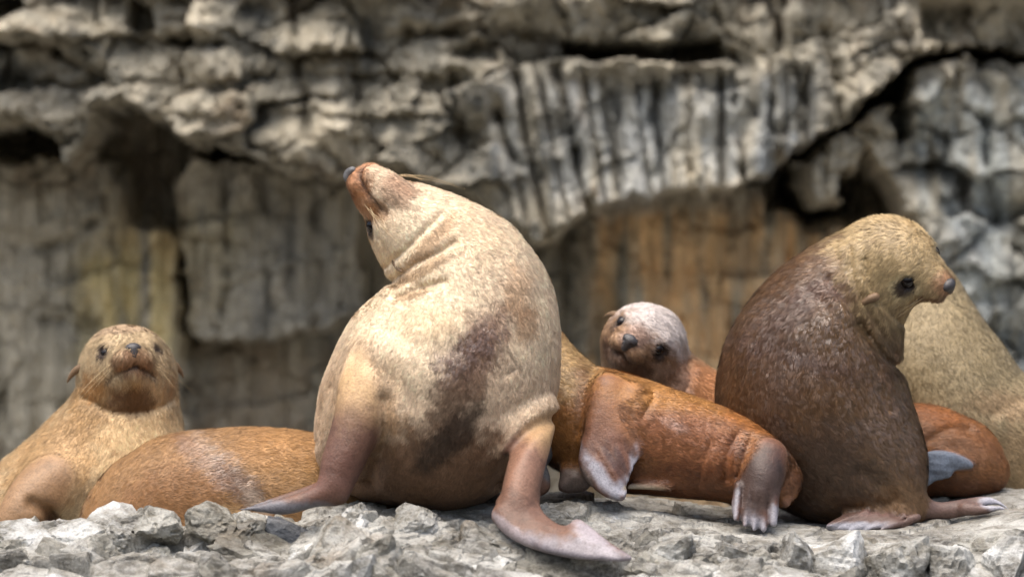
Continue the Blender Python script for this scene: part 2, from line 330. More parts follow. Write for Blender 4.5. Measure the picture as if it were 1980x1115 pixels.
def build_ledge():
    xs = np.concatenate([np.linspace(-6, -1.9, 70)[:-1], np.linspace(-1.9, 1.9, 720), np.linspace(1.9, 6, 70)[1:]])
    px = xs*S+990
    ys, zs = ledge_profile(px)                       # (10, nx)
    per = np.array([8, 16, 26, 64, 72, 104, 110, 70, 20]); T = np.concatenate([i+np.arange(n)/n for i, n in enumerate(per)]+[[9.0]])
    i0 = np.minimum(T.astype(int), 8); fr = T-i0
    Y = ys[i0]*(1-fr)[:, None]+ys[i0+1]*fr[:, None]; Z = zs[i0]*(1-fr)[:, None]+zs[i0+1]*fr[:, None]
    ker = np.ones(13)/13                              # round the profile's corners a little
    for A in (Y, Z):
        pad = np.pad(A, ((6, 6), (0, 0)), 'edge'); A[:] = sum(pad[j:j+len(A)] for j in range(13))/13
    Y, Z = Y.T, Z.T; X = np.repeat(xs[:, None], len(T), 1)
    ds = np.hypot(np.diff(Y, axis=1), np.diff(Z, axis=1)).mean(0); s = np.concatenate([[0], np.cumsum(ds)])[None, :]+0*X
    dY = np.gradient(Y, axis=1); dZ = np.gradient(Z, axis=1); ln = np.hypot(dY, dZ); ny, nz = dZ/ln, -dY/ln
    u = X + 0.03*fbm(X*7, s*7, 0, 3, 61); v = s + 0.03*fbm(X*7, s*7, 4, 3, 62)
    big = block(u*0.75+0.3*v, v, 0.24, 0.045, 0.50, 0.03, 0.012, 100)
    med = block(u*0.9+0.35*v, v*1.3, 0.105, 0.022, 0.65, 0.018, 0.007, 200)
    sml = block(u+0.2*v, v*1.3, 0.042, 0.008, 0.75, 0.006, 0.004, 300)
    calm = 1-0.5*sstep(1450, 1650, X*S+990)*sstep(-0.42, -0.3, Y)
    rough = sstep(-0.5, 0.4, fbm(X*3, s*3, 1, 2, 71))
    pxg = X*S+990
    rest = 1-0.35*sstep(1230, 1330, pxg)*sstep(-0.3, -0.2, Y)
    dsp = (big*0.7+med*0.55*(0.5+0.5*rough)+sml*0.4*rough)*np.where(Y > -0.1, 0.55, 1.0)*calm*rest - 0.02*sstep(0.1, -0.1, Y)
    Y2 = Y+ny*dsp; Z2 = Z+nz*dsp+0.002*fbm(X*40, s*40, 0, 2, 81)
    # a smooth blue-grey slab shows in the gap under the front animal's flipper
    V = np.stack([X, Y2, Z2], -1).reshape(-1, 3); F = grid_faces(len(xs), len(T))[:, ::-1]
    me = mesh_from('rock_ledge', V, F, smooth=False)
    o = put('rock_ledge', me, ROCK); o['kind'] = 'structure'; o['label'] = 'fractured pale grey rock ledge under the sea lions'
    return o, X, Y2, Z2
LEDGE, LX, LYG, LZG = build_ledge()

# ------------------------------------------------------------------ signed-distance modelling of the animals (units: photo pixels; x right, y down, q away)
def chain(pts, sub=5, qs=1.0):
    c = catmull(pts, sub)
    c = c.copy(); c[:, 3] = np.maximum(c[:, 3], 0.01)
    A_ = np.stack([c[:, 0], c[:, 1], c[:, 2]/qs], 1).astype(np.float32); rr = c[:, 3].astype(np.float32)
    def f(P):
        x, y, z = P[:, 0], P[:, 1], P[:, 2]/np.float32(qs)
        mn = np.array([x.min(), y.min(), z.min()]); mx = np.array([x.max(), y.max(), z.max()]); m = (mn+mx)/2; rho = np.linalg.norm(mx-mn)/2
        a, ab = A_[:-1], A_[1:]-A_[:-1]; l2 = np.maximum((ab*ab).sum(1), 1e-6)
        t = np.clip(((m-a)*ab).sum(1)/l2, 0, 1); dv = np.linalg.norm(m-a-t[:, None]*ab, axis=1)-(rr[:-1]+(rr[1:]-rr[:-1])*t)
        d = np.full(len(P), 1e9, np.float32)
        for i in np.where(dv < dv.min()+2.2*rho+1e-6)[0]:
            ax, ay, az = A_[i]; bx, by, bz = ab[i]
            ex, ey, ez = x-ax, y-ay, z-az
            t = (ex*bx+ey*by+ez*bz)*np.float32(1/l2[i]); np.clip(t, 0, 1, out=t)
            ex -= t*bx; ey -= t*by; ez -= t*bz
            ex *= ex; ey *= ey; ez *= ez; ex += ey; ex += ez; np.sqrt(ex, out=ex)
            ex -= rr[i]; t *= np.float32(rr[i+1]-rr[i]); ex -= t
            np.minimum(d, ex, out=d)
        return d
    f.axis = c; return f
def plate(poly, q0, x0, y0, ax, ay, thick=9.0, r=4.0, taper=0.3):
    u = np.array([1, 0, ax], float); u /= np.linalg.norm(u)
    v = np.array([0, 1, ay], float); v -= u*(u@v); v /= np.linalg.norm(v); n = np.cross(u, v); o = np.array([x0, y0, q0], float)
    pl = np.array([[x, y, q0+ax*(x-x0)+ay*(y-y0)] for x, y in poly])-o
    p2 = np.stack([pl@u, pl@v], 1)
    p2 = catmull(np.vstack([p2, p2[:1]]), 3)[:-1]
    cen = pl.mean(0)+o; rad = np.linalg.norm(pl+o-cen, axis=1).max()+thick+r
    def f(P):
        mn, mx = P.min(0), P.max(0); lb = np.linalg.norm((mn+mx)/2-cen)-np.linalg.norm(mx-mn)/2-rad
        if lb > 45: return np.full(len(P), lb, np.float32)
        rel = P-o.astype(np.float32); a, b, w = rel@u, rel@v, rel@n
        d2 = poly_sd(a, b, p2)
        t = np.clip(-d2*taper, 0.5, thick)
        k1, k2 = d2+r, np.abs(w)-t
        return (np.minimum(np.maximum(k1, k2), 0)+np.hypot(np.maximum(k1, 0), np.maximum(k2, 0))-r).astype(np.float32)
    f.axis = None; return f
def ell(c, r):
    c = np.array(c, np.float32); r = np.array(r, np.float32)
    def f(P):
        p = (P-c)/r; k0 = np.linalg.norm(p, axis=1); k1 = np.linalg.norm(p/r, axis=1)
        return k0*(k0-1)/np.maximum(k1, 1e-6)
    f.axis = None; return f
def smin(a, b, k):
    h = np.maximum(k-np.abs(a-b), 0)/k; return np.minimum(a, b)-h*h*k*0.25
def smax(a, b, k): return -smin(-a, -b, k)
def pdist3(P, poly):
    best = np.full(len(P), 1e9, np.float32)
    for a, b in zip(poly[:-1], poly[1:]):
        a = np.array(a, np.float32); ab = np.array(b, np.float32)-a; r = P-a
        t = np.clip(r@ab/max(float(ab@ab), 1e-9), 0, 1); e = r-t[:, None]*ab
        best = np.minimum(best, np.sqrt(np.einsum('ij,ij->i', e, e)))
    return best

def surf_net(f, lo, hi, h, slack=9.0):
    lo = np.array(lo, float); hi = np.array(hi, float)
    n = (np.ceil((hi-lo)/h/4).astype(int))*4
    nc = n//4; H = 4*h
    g = np.stack(np.meshgrid(*[np.arange(k) for k in nc], indexing='ij'), -1).reshape(-1, 3)
    def ev(I, P, bs):
        key = (I[:, 0]//bs)*1000003+(I[:, 1]//bs)*1009+I[:, 2]//bs; od = np.argsort(key, kind='stable'); kk = key[od]
        cut = np.concatenate([[0], np.where(kk[1:] != kk[:-1])[0]+1, [len(kk)]]); res = np.empty(len(P), np.float32)
        Ps = P[od]; rs = np.empty(len(P), np.float32)
        for a, b in zip(cut[:-1], cut[1:]): rs[a:b] = f(Ps[a:b])
        res[od] = rs; return res
    dc = ev(g, (lo+(g+0.5)*H).astype(np.float32), 8); act = g[np.abs(dc) < H*1.05+slack]
    Dn = np.full(tuple(n+1), 1e3, np.float32); mask = np.zeros(tuple(n+1), bool)
    near = np.repeat(np.repeat(np.repeat(dc.reshape(nc), 4, 0), 4, 1), 4, 2)
    Dn[:-1, :-1, :-1] = np.where(near < 0, -1e3, 1e3)
    off = np.stack(np.meshgrid(*[np.arange(5)]*3, indexing='ij'), -1).reshape(-1, 3)
    ids = (act[:, None, :]*4+off[None]).reshape(-1, 3)
    mask[ids[:, 0], ids[:, 1], ids[:, 2]] = True
    I = np.argwhere(mask); P = (lo+I*h).astype(np.float32)
    out = ev(I, P, 12)
    Dn[I[:, 0], I[:, 1], I[:, 2]] = out
    ins = Dn < 0
    cnt = sum(ins[a:n[0]+a, b:n[1]+b, c:n[2]+c].astype(np.int8) for a in (0, 1) for b in (0, 1) for c in (0, 1))
    cm = (cnt > 0) & (cnt < 8); cells = np.argwhere(cm)
    idx = np.full(cm.shape, -1, np.int32); idx[cm] = np.arange(len(cells))
    acc = np.zeros((len(cells), 3)); num = np.zeros(len(cells))
    cs = [(a, b, c) for a in (0, 1) for b in (0, 1) for c in (0, 1)]
    for i, A in enumerate(cs):
        for Bc in cs[i+1:]:
            if sum(abs(x-y) for x, y in zip(A, Bc)) != 1: continue
            da = Dn[cells[:, 0]+A[0], cells[:, 1]+A[1], cells[:, 2]+A[2]]; db = Dn[cells[:, 0]+Bc[0], cells[:, 1]+Bc[1], cells[:, 2]+Bc[2]]
            m = (da < 0) != (db < 0); t = np.where(m, da/np.where(da == db, 1, da-db), 0)
            acc[m] += (np.array(A)+t[:, None]*(np.array(Bc)-np.array(A)))[m]; num[m] += 1
    V = lo+(cells+acc/np.maximum(num, 1)[:, None])*h
    Fs = []
    for ax in range(3):
        b, c = [(1, 2), (2, 0), (0, 1)][ax]
        s0 = [slice(1, n[k]) for k in range(3)]; s1 = list(s0); s0[ax] = slice(0, n[ax]); s1[ax] = slice(1, n[ax]+1)
        i0, i1 = ins[tuple(s0)], ins[tuple(s1)]
        e = np.argwhere(i0 != i1)
        if not len(e): continue
        e2 = e.copy(); 
        for k in range(3):
            if k != ax: e2[:, k] += 1
        fl = i0[e[:, 0], e[:, 1], e[:, 2]]
        q = []
        for ob, oc in ((-1, -1), (0, -1), (0, 0), (-1, 0)):
            z = e2.copy(); z[:, b] += ob; z[:, c] += oc; q.append(idx[z[:, 0], z[:, 1], z[:, 2]])
        q = np.stack(q, 1); q = np.where(fl[:, None], q, q[:, ::-1]); Fs.append(q)
    F = np.concatenate(Fs); F = F[(F >= 0).all(1)]
    return V, F

def ortho(Fv, Lv):
    Fv = np.array(Fv, float); Fv /= np.linalg.norm(Fv); Lv = np.array(Lv, float); Lv -= Fv*(Fv@Lv); Lv /= np.linalg.norm(Lv)
    U = np.cross(Fv, Lv); U = U if True else -U
    return np.stack([Fv, Lv, U])
class Head:
    """sea lion head: local axes forward, side, up in units of the skull's half width"""
    def __init__(s, c, R, fwd, side, up_hint=(0, -1, 0), snout=1.0, fat=1.0, eye_r=0.155, nose_f=0.0):
        s.c = np.array(c, float); s.R = R; s.M = ortho(fwd, side); s.sn = snout; s.eye_r = eye_r; s.nf = nose_f; s.ear = {1: (0.06, 0.0), -1: (0.06, 0.0)}
        if s.M[2]@np.array(up_hint, float) < 0: s.M[2] *= -1
        n = snout
        C = lambda pts: chain(pts, 4)
        s.parts = [(ell((0, 0, 0), (1.12, 0.98, 0.86)), 0), (C([(0.4, 0, -0.14, 0.72), (0.95*n, 0, -0.18, 0.52*fat), (1.4*n, 0, -0.13, 0.33*fat)]), 0.3),
                   (C([(0.1, 0, -0.45, 0.58), (0.8, 0, -0.52, 0.40*fat), (1.34*n, 0, -0.52, 0.24*fat)]), 0.14),
                   (ell((0.2, 0.5, -0.32), (0.6, 0.43, 0.48)), 0.25), (ell((0.2, -0.5, -0.32), (0.6, 0.43, 0.48)), 0.25),
                   (ell((1.38*n, 0.21, -0.22), (0.36, 0.30, 0.27)), 0.08), (ell((1.38*n, -0.21, -0.22), (0.36, 0.30, 0.27)), 0.08),
                   (ell((1.58*n, 0, -0.02), (0.16, 0.17, 0.13)), 0.12),
                   (ell((0.60, 0.46, 0.30), (0.28, 0.22, 0.2)), 0.2), (ell((0.60, -0.46, 0.30), (0.28, 0.22, 0.2)), 0.2)]
        s.eyes = [np.array((0.80, e*0.56, 0.13)) for e in (1, -1)]
        s.mouth = [[(1.62*n, 0, -0.41), (1.52*n, e*0.22, -0.46), (1.28*n, e*0.42, -0.50), (0.98, e*0.55, -0.55), (0.82, e*0.60, -0.62)] for e in (1, -1)]
    def loc(s, P): return ((P-s.c)@s.M.T/s.R).astype(np.float32)
    def out(s, L): return s.c+(np.asarray(L, float)*s.R)@s.M
    def __call__(s, P):
        mn, mx = P.min(0), P.max(0); lb = np.linalg.norm((mn+mx)/2-s.c)-np.linalg.norm(mx-mn)/2-2.1*s.R
        if lb > 60: return np.full(len(P), lb, np.float32)
        p = s.loc(P); d = None
        for f, k in s.parts:
            e = f(p); d = e if d is None else (smin(d, e, k) if k else np.minimum(d, e))
        for e in s.eyes:
            g = np.linalg.norm(p-e.astype(np.float32)-np.array((0.10, 0.12*np.sign(e[1]), 0.02), np.float32), axis=1)-(s.eye_r-0.005)
            d = smax(d, -g, 0.06)
        for m in s.mouth: d = d+0.085*np.exp(-(pdist3(p, m)/0.06)**2)
        return (d*s.R).astype(np.float32)
HEAD_AXIS = None

class Animal:
    def __init__(s, label, y0, h=4.0):
        s.y0 = y0; s.h = h; s.body = []; s.flip = []; s.heads = []; s.creases = []; s.blobs = []; s.base = lin(190, 150, 100); s.flipcol = lin(120, 84, 70)
        s.fk = 22.0; s.label = label; s.wet0 = 0.1; s.wets = []; s.lumps = 3.5; s.axis = []; s.fblobs = []; s.tuft = None
    def W(s, P):
        k = 1+s.y0/D; P = np.asarray(P, float)
        return np.stack([(P[:, 0]-990)/S*k, s.y0+P[:, 2]/S*k, (557.5-P[:, 1])/S*k], 1)
    def d_body(s, P):
        d = None
        for f, k in s.body:
            e = f(P); d = e if d is None else smin(d, e, k)
        for f, k in s.heads: d = smin(d, f(P), k) if d is not None else f(P)
        return d
    def d_flip(s, P):
        d = None
        for f, k in s.flip:
            e = f(P); d = e if d is None else smin(d, e, k)
        return d
    def f(s, P):
        d = s.d_body(P)
        if s.flip: d = smin(d, s.d_flip(P), s.fk)
        mn, mx = P.min(0), P.max(0)
        for poly, w, dep, qmax in s.creases:
            pa = np.array(poly, float); lo_, hi_ = pa.min(0)-3.5*w-6, pa.max(0)+3.5*w+6
            if mx[0] < lo_[0] or mn[0] > hi_[0] or mx[1] < lo_[1] or mn[1] > hi_[1]: continue
            dd = seg_dist2(P[:, 0], P[:, 1], catmull(poly, 4) if len(poly) > 2 else poly)
            d = d+dep*np.exp(-(dd/w)**2)*(P[:, 2] < qmax)
        if s.lumps:
            d = d+s.lumps*vnoise(P[:, 0]/62, P[:, 1]/62, P[:, 2]/62, 5)
        return d.astype(np.float32)
    def build(s, lo, hi, group=None, fur_n=0, fur_len=14, head_nose=NOSE, whiskers=6, seed=0):
        rg = np.random.default_rng(100+seed)
        V, F = surf_net(s.f, lo, hi, s.h)
        for _ in range(2):                                # light smoothing of the net
            a_ = F.ravel(); b_ = np.roll(F, -1, 1).ravel(); src = np.concatenate([a_, b_]); dst = np.concatenate([b_, a_])
            cn = np.bincount(src, minlength=len(V)); acc = np.stack([np.bincount(src, weights=V[dst, k], minlength=len(V)) for k in range(3)], 1)
            V = V*0.6+0.4*acc/np.maximum(cn, 1)[:, None]
        P = V.astype(np.float32)
        col, wet, bare = s.paint(P)
        root = bpy.data.objects.new('sea_lion', None); COL.objects.link(root)
        Wv = s.W(V); base = Wv[np.argmin(Wv[:, 2])]
        root.location = (Wv[:, 0].mean(), Wv[:, 1].mean(), Wv[:, 2].min()); root.empty_display_size = 0.2
        org = np.array(root.location)
        root['label'] = s.label; root['category'] = 'sea lion'
        if group: root['group'] = group
        me = mesh_from('body', Wv-org, F); set_col(me, 'coat', col); set_f(me, 'wet', wet); set_f(me, 'fur', 1-bare)
        body = put('body', me, COAT, root)
        if fur_n: s.fur(body, V, F, col, wet, bare, fur_n, fur_len, rg, org)
        for hd, _ in s.heads: s.face(hd, root, org, rg, head_nose, whiskers)
        s.root = root
        return root
    def paint(s, P):
        n = len(P); x, y, q = P[:, 0].astype(float), P[:, 1].astype(float), P[:, 2].astype(float)
        col = np.repeat(s.base[None], n, 0); wet = np.full(n, s.wet0)
        wob = 0.7*fbm(x/30, y/30, q/30, 3, 15)+0.5*fbm(x/9, y/9, q/14, 2, 16)+0.25*vnoise(x/4, y/4.0, q/5, 19)
        def apply(blobs):
            for b in blobs:
                cx, cy, rx, ry, ang, c, a = b[:7]; ed = b[7] if len(b) > 7 else 0.35; wv = b[8] if len(b) > 8 else None
                qm = b[9] if len(b) > 9 else 1e9; ql = b[10] if len(b) > 10 else -1e9
                ca, sa = math.cos(math.radians(ang)), math.sin(math.radians(ang)); dx, dy = x-cx, y-cy
                rr = np.hypot((dx*ca+dy*sa)/rx, (-dx*sa+dy*ca)/ry)+ed*wob*0.8
                m = a*sstep(1+ed, 1-ed, rr)*(q < qm)*(q > ql)
                if c is not None: col[:] += (np.asarray(c)-col)*m[:, None]
                if wv is not None: wet[:] += (wv-wet)*m/max(a, 1e-6)
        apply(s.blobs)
        for hd, _ in s.heads:
            if not hasattr(hd, 'lids'): hd.lids = 1; hd.blobs = hd.blobs+[((0.84, 0.60, 0.13), (hd.eye_r+0.045,)*3, lin(46, 32, 24), 0.95)]
            p = hd.loc(P); near = np.linalg.norm(p, axis=1) < 2.6
            for cen, rad, c, a in hd.blobs:
                for e in ((1, -1) if cen[1] else (1,)):
                    rr = np.linalg.norm((p-np.array([cen[0], cen[1]*e, cen[2]]))/np.array(rad), axis=1)+0.25*wob
                    m = a*sstep(1.3, 0.7, rr)*near; col += (np.asarray(c)-col)*m[:, None]
            for mo in hd.mouth:
                m = 0.9*np.exp(-(pdist3(p, mo)/0.07)**2); col += (lin(50, 30, 20)-col)*m[:, None]
        bare = np.zeros(n)
        if s.flip:
            bare = sstep(-4, 14+0.5*(s.fk-22), s.d_body(P)-s.d_flip(P)-4+3*wob)
            base2 = np.repeat(s.flipcol[None], n, 0); keep = col.copy(); col[:] = base2; apply(s.fblobs); fc = col.copy()
            col = keep+(fc-keep)*bare[:, None]; wet = wet+(0.45-wet)*bare
        return np.clip(col, 0.003, 0.9), np.clip(wet, 0, 1), bare
    def fur(s, body, V, F, col, wet, bare, n, length, rg, org):
        a, b, c = V[F[:, 0]], V[F[:, 1]], V[F[:, 2]]; nr = np.cross(b-a, V[F[:, 3]]-a); ar = np.linalg.norm(nr, axis=1); nr /= np.maximum(ar, 1e-9)[:, None]
        vn = np.zeros_like(V)
        vn = sum(np.stack([np.bincount(F[:, k], weights=nr[:, c_], minlength=len(V)) for c_ in range(3)], 1) for k in range(4))
        vn /= np.maximum(np.linalg.norm(vn, axis=1), 1e-9)[:, None]
        w = ar*(nr[:, 2] < 0.35)*(bare[F[:, 0]] < 0.4)
        fi = rg.choice(len(F), n, p=w/w.sum())
        uu, vv = rg.random(n)[:, None], rg.random(n)[:, None]
        p = (a[fi]*(1-uu)+V[F[fi, 1]]*uu)*(1-vv)+(V[F[fi, 3]]*(1-uu)+V[F[fi, 2]]*uu)*vv
        nn = vn[F[fi, 0]]
        ax = np.array(s.axis, float); mid = (ax[:-1]+ax[1:])/2; tg = ax[1:]-ax[:-1]; tg /= np.linalg.norm(tg, axis=1)[:, None]
        mid = mid.astype(np.float32); p32 = p.astype(np.float32); dist = (p32**2).sum(1)[:, None]+(mid**2).sum(1)[None]-2*p32@mid.T; wgt = np.exp(-dist/(2*90.0**2))+1e-12; fl = wgt@tg
        jit = np.stack([fbm(p[:, 0]/16, p[:, 1]/16, p[:, 2]/16, 2, 90+k) for k in range(3)], 1)
        fl = fl/np.maximum(np.linalg.norm(fl, axis=1), 1e-9)[:, None]+0.55*jit+rg.normal(0, 0.16, (n, 3))
        fl -= nn*(fl*nn).sum(1)[:, None]; fl /= np.maximum(np.linalg.norm(fl, axis=1), 1e-9)[:, None]
        L = length*(0.6+0.7*rg.random(n))[:, None]; lift = (0.11+0.17*rg.random(n))[:, None]
        if s.tuft:
            tf = np.exp(-((p[:, 0]-s.tuft[0])**2/s.tuft[2]**2+(p[:, 1]-s.tuft[1])**2/s.tuft[3]**2))[:, None]; L = L*(1+0.35*tf); lift = lift+0.3*tf
        # hairs gather in small locks: shared tint, shared lean, tips drawn together where wet
        sideg = np.cross(fl, nn); cl = 5.2; jw = np.stack([fbm(p[:, 0]/7, p[:, 1]/7, p[:, 2]/7, 2, 140+k_) for k_ in range(3)], 1)
        ca = (p*fl).sum(1)/(cl*2.2); cb = (p*sideg).sum(1)/cl; cw = p/(cl*1.6)
        ki = np.floor(cw[:, 0]+0.9*jw[:, 0]).astype(np.int32); kj = np.floor(cw[:, 1]+0.9*jw[:, 1]).astype(np.int32); kk = np.floor(cw[:, 2]+0.9*jw[:, 2]).astype(np.int32)
        c1 = _h(ki, kj, kk, 1)[:, None]; cn3 = np.stack([_h(ki, kj, kk, 2+q_)-0.5 for q_ in range(3)], 1)
        cen = (np.stack([ki, kj, kk], 1)+0.5)*cl*1.6; wt = wet[F[fi, 0]][:, None]
        side = sideg; hw = (0.8+0.7*rg.random(n))[:, None]
        r0 = p-nn*0.6; tip = p+fl*L*(1-lift*0.4)+nn*L*lift
        dc_ = cen-p; dc_ -= nn*(dc_*nn).sum(1)[:, None]; tip += dc_*(0.25+0.45*wt)
        T = np.stack([r0-side*hw, r0+side*hw, tip], 1).reshape(-1, 3)
        cc = col[F[fi, 0]]*(0.80+0.36*rg.random(n))[:, None]*(0.84+0.32*c1)*(1+0.12*fbm(p[:, 0]/9, p[:, 1]/9, p[:, 2]/9, 2, 33))[:, None]
        tipc = np.clip(cc*1.15, 0, 0.9)
        C3 = np.stack([cc*0.85, cc*0.85, tipc], 1).reshape(-1, 3)
        me = mesh_from('fur', s.W(T)-org, np.arange(3*n).reshape(-1, 3)); set_col(me, 'coat', C3); set_f(me, 'wet', np.repeat(wet[F[fi, 0]], 3))
        nw = nn*0.9+fl*0.12+cn3*(0.24+0.2*wt); nw /= np.linalg.norm(nw, axis=1)[:, None]
        nw = np.repeat(np.stack([nw[:, 0], nw[:, 2], -nw[:, 1]], 1), 3, 0)
        me.normals_split_custom_set_from_vertices(nw.astype(np.float32))
        o = put('fur', me, FUR, body); o['kind'] = 'stuff'
    def face(s, hd, root, org, rg, nose_mat, whiskers):
        n = hd.sn
        def piece(name, f, mat, lo, hi, h):
            V, F = surf_net(lambda P: f(P), lo, hi, h)
            M = hd.out(V)
            if np.linalg.det(hd.M) < 0: F = F[:, ::-1]
            return put(name, mesh_from(name, s.W(M)-org, F), mat, root)
        for e in hd.eyes:
            piece('eye', lambda P, e=e: np.linalg.norm(P-e.astype(np.float32), axis=1)-hd.eye_r, EYE, e-0.24, e+0.24, 0.022)
        def nose(P):
            d = smin(ell((1.66*n, 0, 0.03), (0.16, 0.215, 0.15))(P), ell((1.70*n, 0, -0.10), (0.11, 0.115, 0.19))(P), 0.10)
            for e in (1, -1): d = smax(d, -ell((1.83*n, e*0.13, -0.03), (0.07, 0.05, 0.035))(P), 0.03)
            return d
        sh = np.array((hd.nf, 0, 0), np.float32); piece('nose', lambda P: nose(P-sh), nose_mat, (1.4*n, -0.34, -0.38), (1.95*n+hd.nf, 0.34, 0.28), 0.022)
        for e in (1, -1):
            z0, xf, es = (hd.ear[e]+(1.0,))[:3]; pts = [(xf-0.10, e*(0.90+z0), 0.0, 0.09), (xf-0.20, e*(1.02+z0), -0.04, 0.085), (xf-0.32, e*(1.16+z0), -0.16, 0.055), (xf-0.44, e*(1.26+z0), -0.32, 0.015)]
            pts = [(a_, b_, c_, r_*es) for a_, b_, c_, r_ in pts]; ch = chain(pts, 4); piece('ear', lambda P: ch(P), EAR, (xf-0.65, min(e*(0.7+z0), e*(1.4+z0)), -0.45), (xf+0.1, max(e*(0.7+z0), e*(1.4+z0)), 0.2), 0.025)
        if whiskers:
            for e in (1, -1):
                for k in range(whiskers):
                    i, j = k % 3, k//3
                    a = np.array((1.5*n-0.13*i, e*(0.36+0.04*i), -0.16-0.11*j)); ln = (0.8+0.7*rg.random())
                    dr = np.array((-0.25-0.25*rg.random(), e*(0.75+0.2*rg.random()), -0.35-0.35*rg.random())); dr /= np.linalg.norm(dr)
                    bend = np.array((-0.5, 0, -0.25))
                    pts = [a+dr*ln*t+bend*ln*t*t*0.6 for t in np.linspace(0, 1, 7)]
                    s.hair([hd.out(p) for p in pts], 0.32, root, org)
    def hair(s, pts, r, root, org, name='whisker'):
        pts = np.array(pts); m = len(pts); V = []; F = []
        for i, p in enumerate(pts):
            t = pts[min(i+1, m-1)]-pts[max(i-1, 0)]; t /= np.linalg.norm(t); a = np.cross(t, (0.3, 0.5, 0.81)); a /= np.linalg.norm(a); b = np.cross(t, a); rr = r*(1-0.8*i/(m-1))
            for k in range(3): V.append(p+(a*math.cos(k*2.094)+b*math.sin(k*2.094))*rr)
        for i in range(m-1):
            for k in range(3): F.append((i*3+k, i*3+(k+1) % 3, i*3+3+(k+1) % 3, i*3+3+k))
        put(name, mesh_from(name, s.W(np.array(V))-org, np.array(F)), WHISK, root)

CREAM = lin(238, 210, 178); TAN = lin(196, 160, 108); BROWN = lin(118, 82, 52); DKBR = lin(70, 46, 32); ORANGE = lin(186, 112, 48); PINKBR = lin(150, 108, 90); GREY = lin(150, 150, 158); PALE = lin(205, 205, 210); DKGREY = lin(84, 82, 84)

# ---- A: front sea lion, head thrown back
A = Animal('large cream sea lion propped on both fore flippers with its head thrown back', 0.0, 4.0)
A.base = CREAM*0.88; A.flipcol = lin(124, 92, 76)*0.68; A.fk = 46.0
hA = Head((778, 436), 0, (1, 0, 0), (0, 1, 0)) if False else Head((799, 447, -10), 80, (-0.74, -0.67, -0.05), (-0.55, 0.60, -0.58), (-0.3, 0.3, 0.8), 1.2, 1.22, 0.18, 0.03)
hA.blobs = [((1.75, 0, -0.15), (0.55, 0.8, 0.55), lin(160, 104, 62), 0.85), ((1.35, 0.5, -0.2), (0.5, 0.35, 0.35), lin(160, 108, 66), 0.8), ((1.0, 0.2, -1.0), (0.45, 0.4, 0.3), lin(176, 138, 110), 0.6), ((0.82, 0.58, 0.13), (0.30, 0.22, 0.2), lin(60, 38, 24), 0.8), ((0.95, 0.5, -0.5), (0.3, 0.3, 0.2), lin(140, 90, 40), 0.6)]
A.heads = [(hA, 40)]
bA = chain([(812, 462, -4, 78), (836, 474, -2, 96), (868, 505, 0, 124), (905, 570, 0, 152), (908, 640, 0, 176), (875, 715, 0, 208), (848, 760, 5, 214), (850, 800, 60, 190), (862, 840, 190, 150), (885, 885, 330, 95)], 5)
A.body = [(bA, 1), (chain([(720, 800, 60, 100), (705, 860, 80, 98), (720, 890, 110, 80)], 4), 60)]
A.axis = bA.axis[:, :3]
# left fore flipper (in the picture) lies out to the side
A.flip = [(chain([(735, 700, -120, 58), (712, 770, -150, 54), (690, 835, -170, 48), (664, 900, -185, 40), (650, 938, -190, 28)], 4), 20),
          (chain([(655, 935, -195, 30), (610, 955, -200, 20), (555, 970, -195, 13), (470, 977, -185, 4)], 4), 16),
          (chain([(650, 935, -165, 24), (600, 948, -150, 13), (545, 962, -140, 8), (490, 974, -150, 4)], 4), 16),
          (chain([(650, 935, -135, 16), (600, 948, -115, 8), (555, 960, -110, 5), (520, 968, -120, 3)], 4), 16),
          # right fore flipper
          (chain([(1035, 800, -70, 44), (1022, 850, -130, 42), (1006, 910, -185, 40), (998, 960, -220, 36), (1000, 990, -235, 28)], 4), 20),
          (plate([(962, 965), (972, 1000), (1000, 1024), (1050, 1045), (1120, 1058), (1218, 1062), (1178, 1036), (1140, 1008), (1112, 994), (1090, 1006), (1060, 992), (1038, 968), (1030, 950)], -240, 1000, 990, -0.18, -1.3, 11, 5, 0.35), 20),
          (chain([(975, 985, -238, 24), (1000, 1015, -268, 19), (1050, 1037, -300, 14), (1120, 1053, -330, 8), (1214, 1061, -350, 2)], 4), 10),
          # a hind flipper tucked up behind
          (plate([(1030, 830), (1062, 810), (1072, 840), (1068, 885), (1052, 905), (1020, 910)], 120, 1050, 850, 0.2, 0.2, 12, 6, 0.5), 10), (plate([(1020, 900), (1052, 902), (1064, 935), (1056, 958), (1020, 960)], 110, 1050, 930, 0.2, -0.4, 12, 6, 0.5), 10)]
A.creases = [([(1060, 1010), (1110, 1028), (1190, 1054)], 4, 2.5, -150), ([(1080, 1012), (1120, 1020), (1180, 1046)], 4, 2.5, -150), ([(1040, 1000), (1090, 1030), (1150, 1052)], 4, 2, -150), ([(770, 577), (810, 560), (860, 545)], 9, 11, 120), ([(756, 545), (800, 515), (850, 490), (880, 470)], 8, 9, 120), ([(748, 515), (790, 480), (830, 440), (850, 420)], 7, 6, 120),
             ([(748, 770), (745, 850), (724, 910), (702, 950)], 15, 14, 0), ([(1066, 805), (1022, 830), (985, 880), (962, 935)], 14, 14, 0), ([(760, 640), (820, 668), (890, 672)], 22, 4, 0), ([(700, 690), (760, 720), (800, 770)], 20, 4, 0), ([(960, 800), (1010, 775), (1060, 760)], 16, 4, 0), ([(1000, 640), (1040, 690), (1060, 760)], 22, 3, 0), ([(975, 722), (1000, 712), (1012, 730), (1003, 750)], 4, 3, 0), ([(640, 745), (622, 800), (612, 860)], 6, 4, 200)]
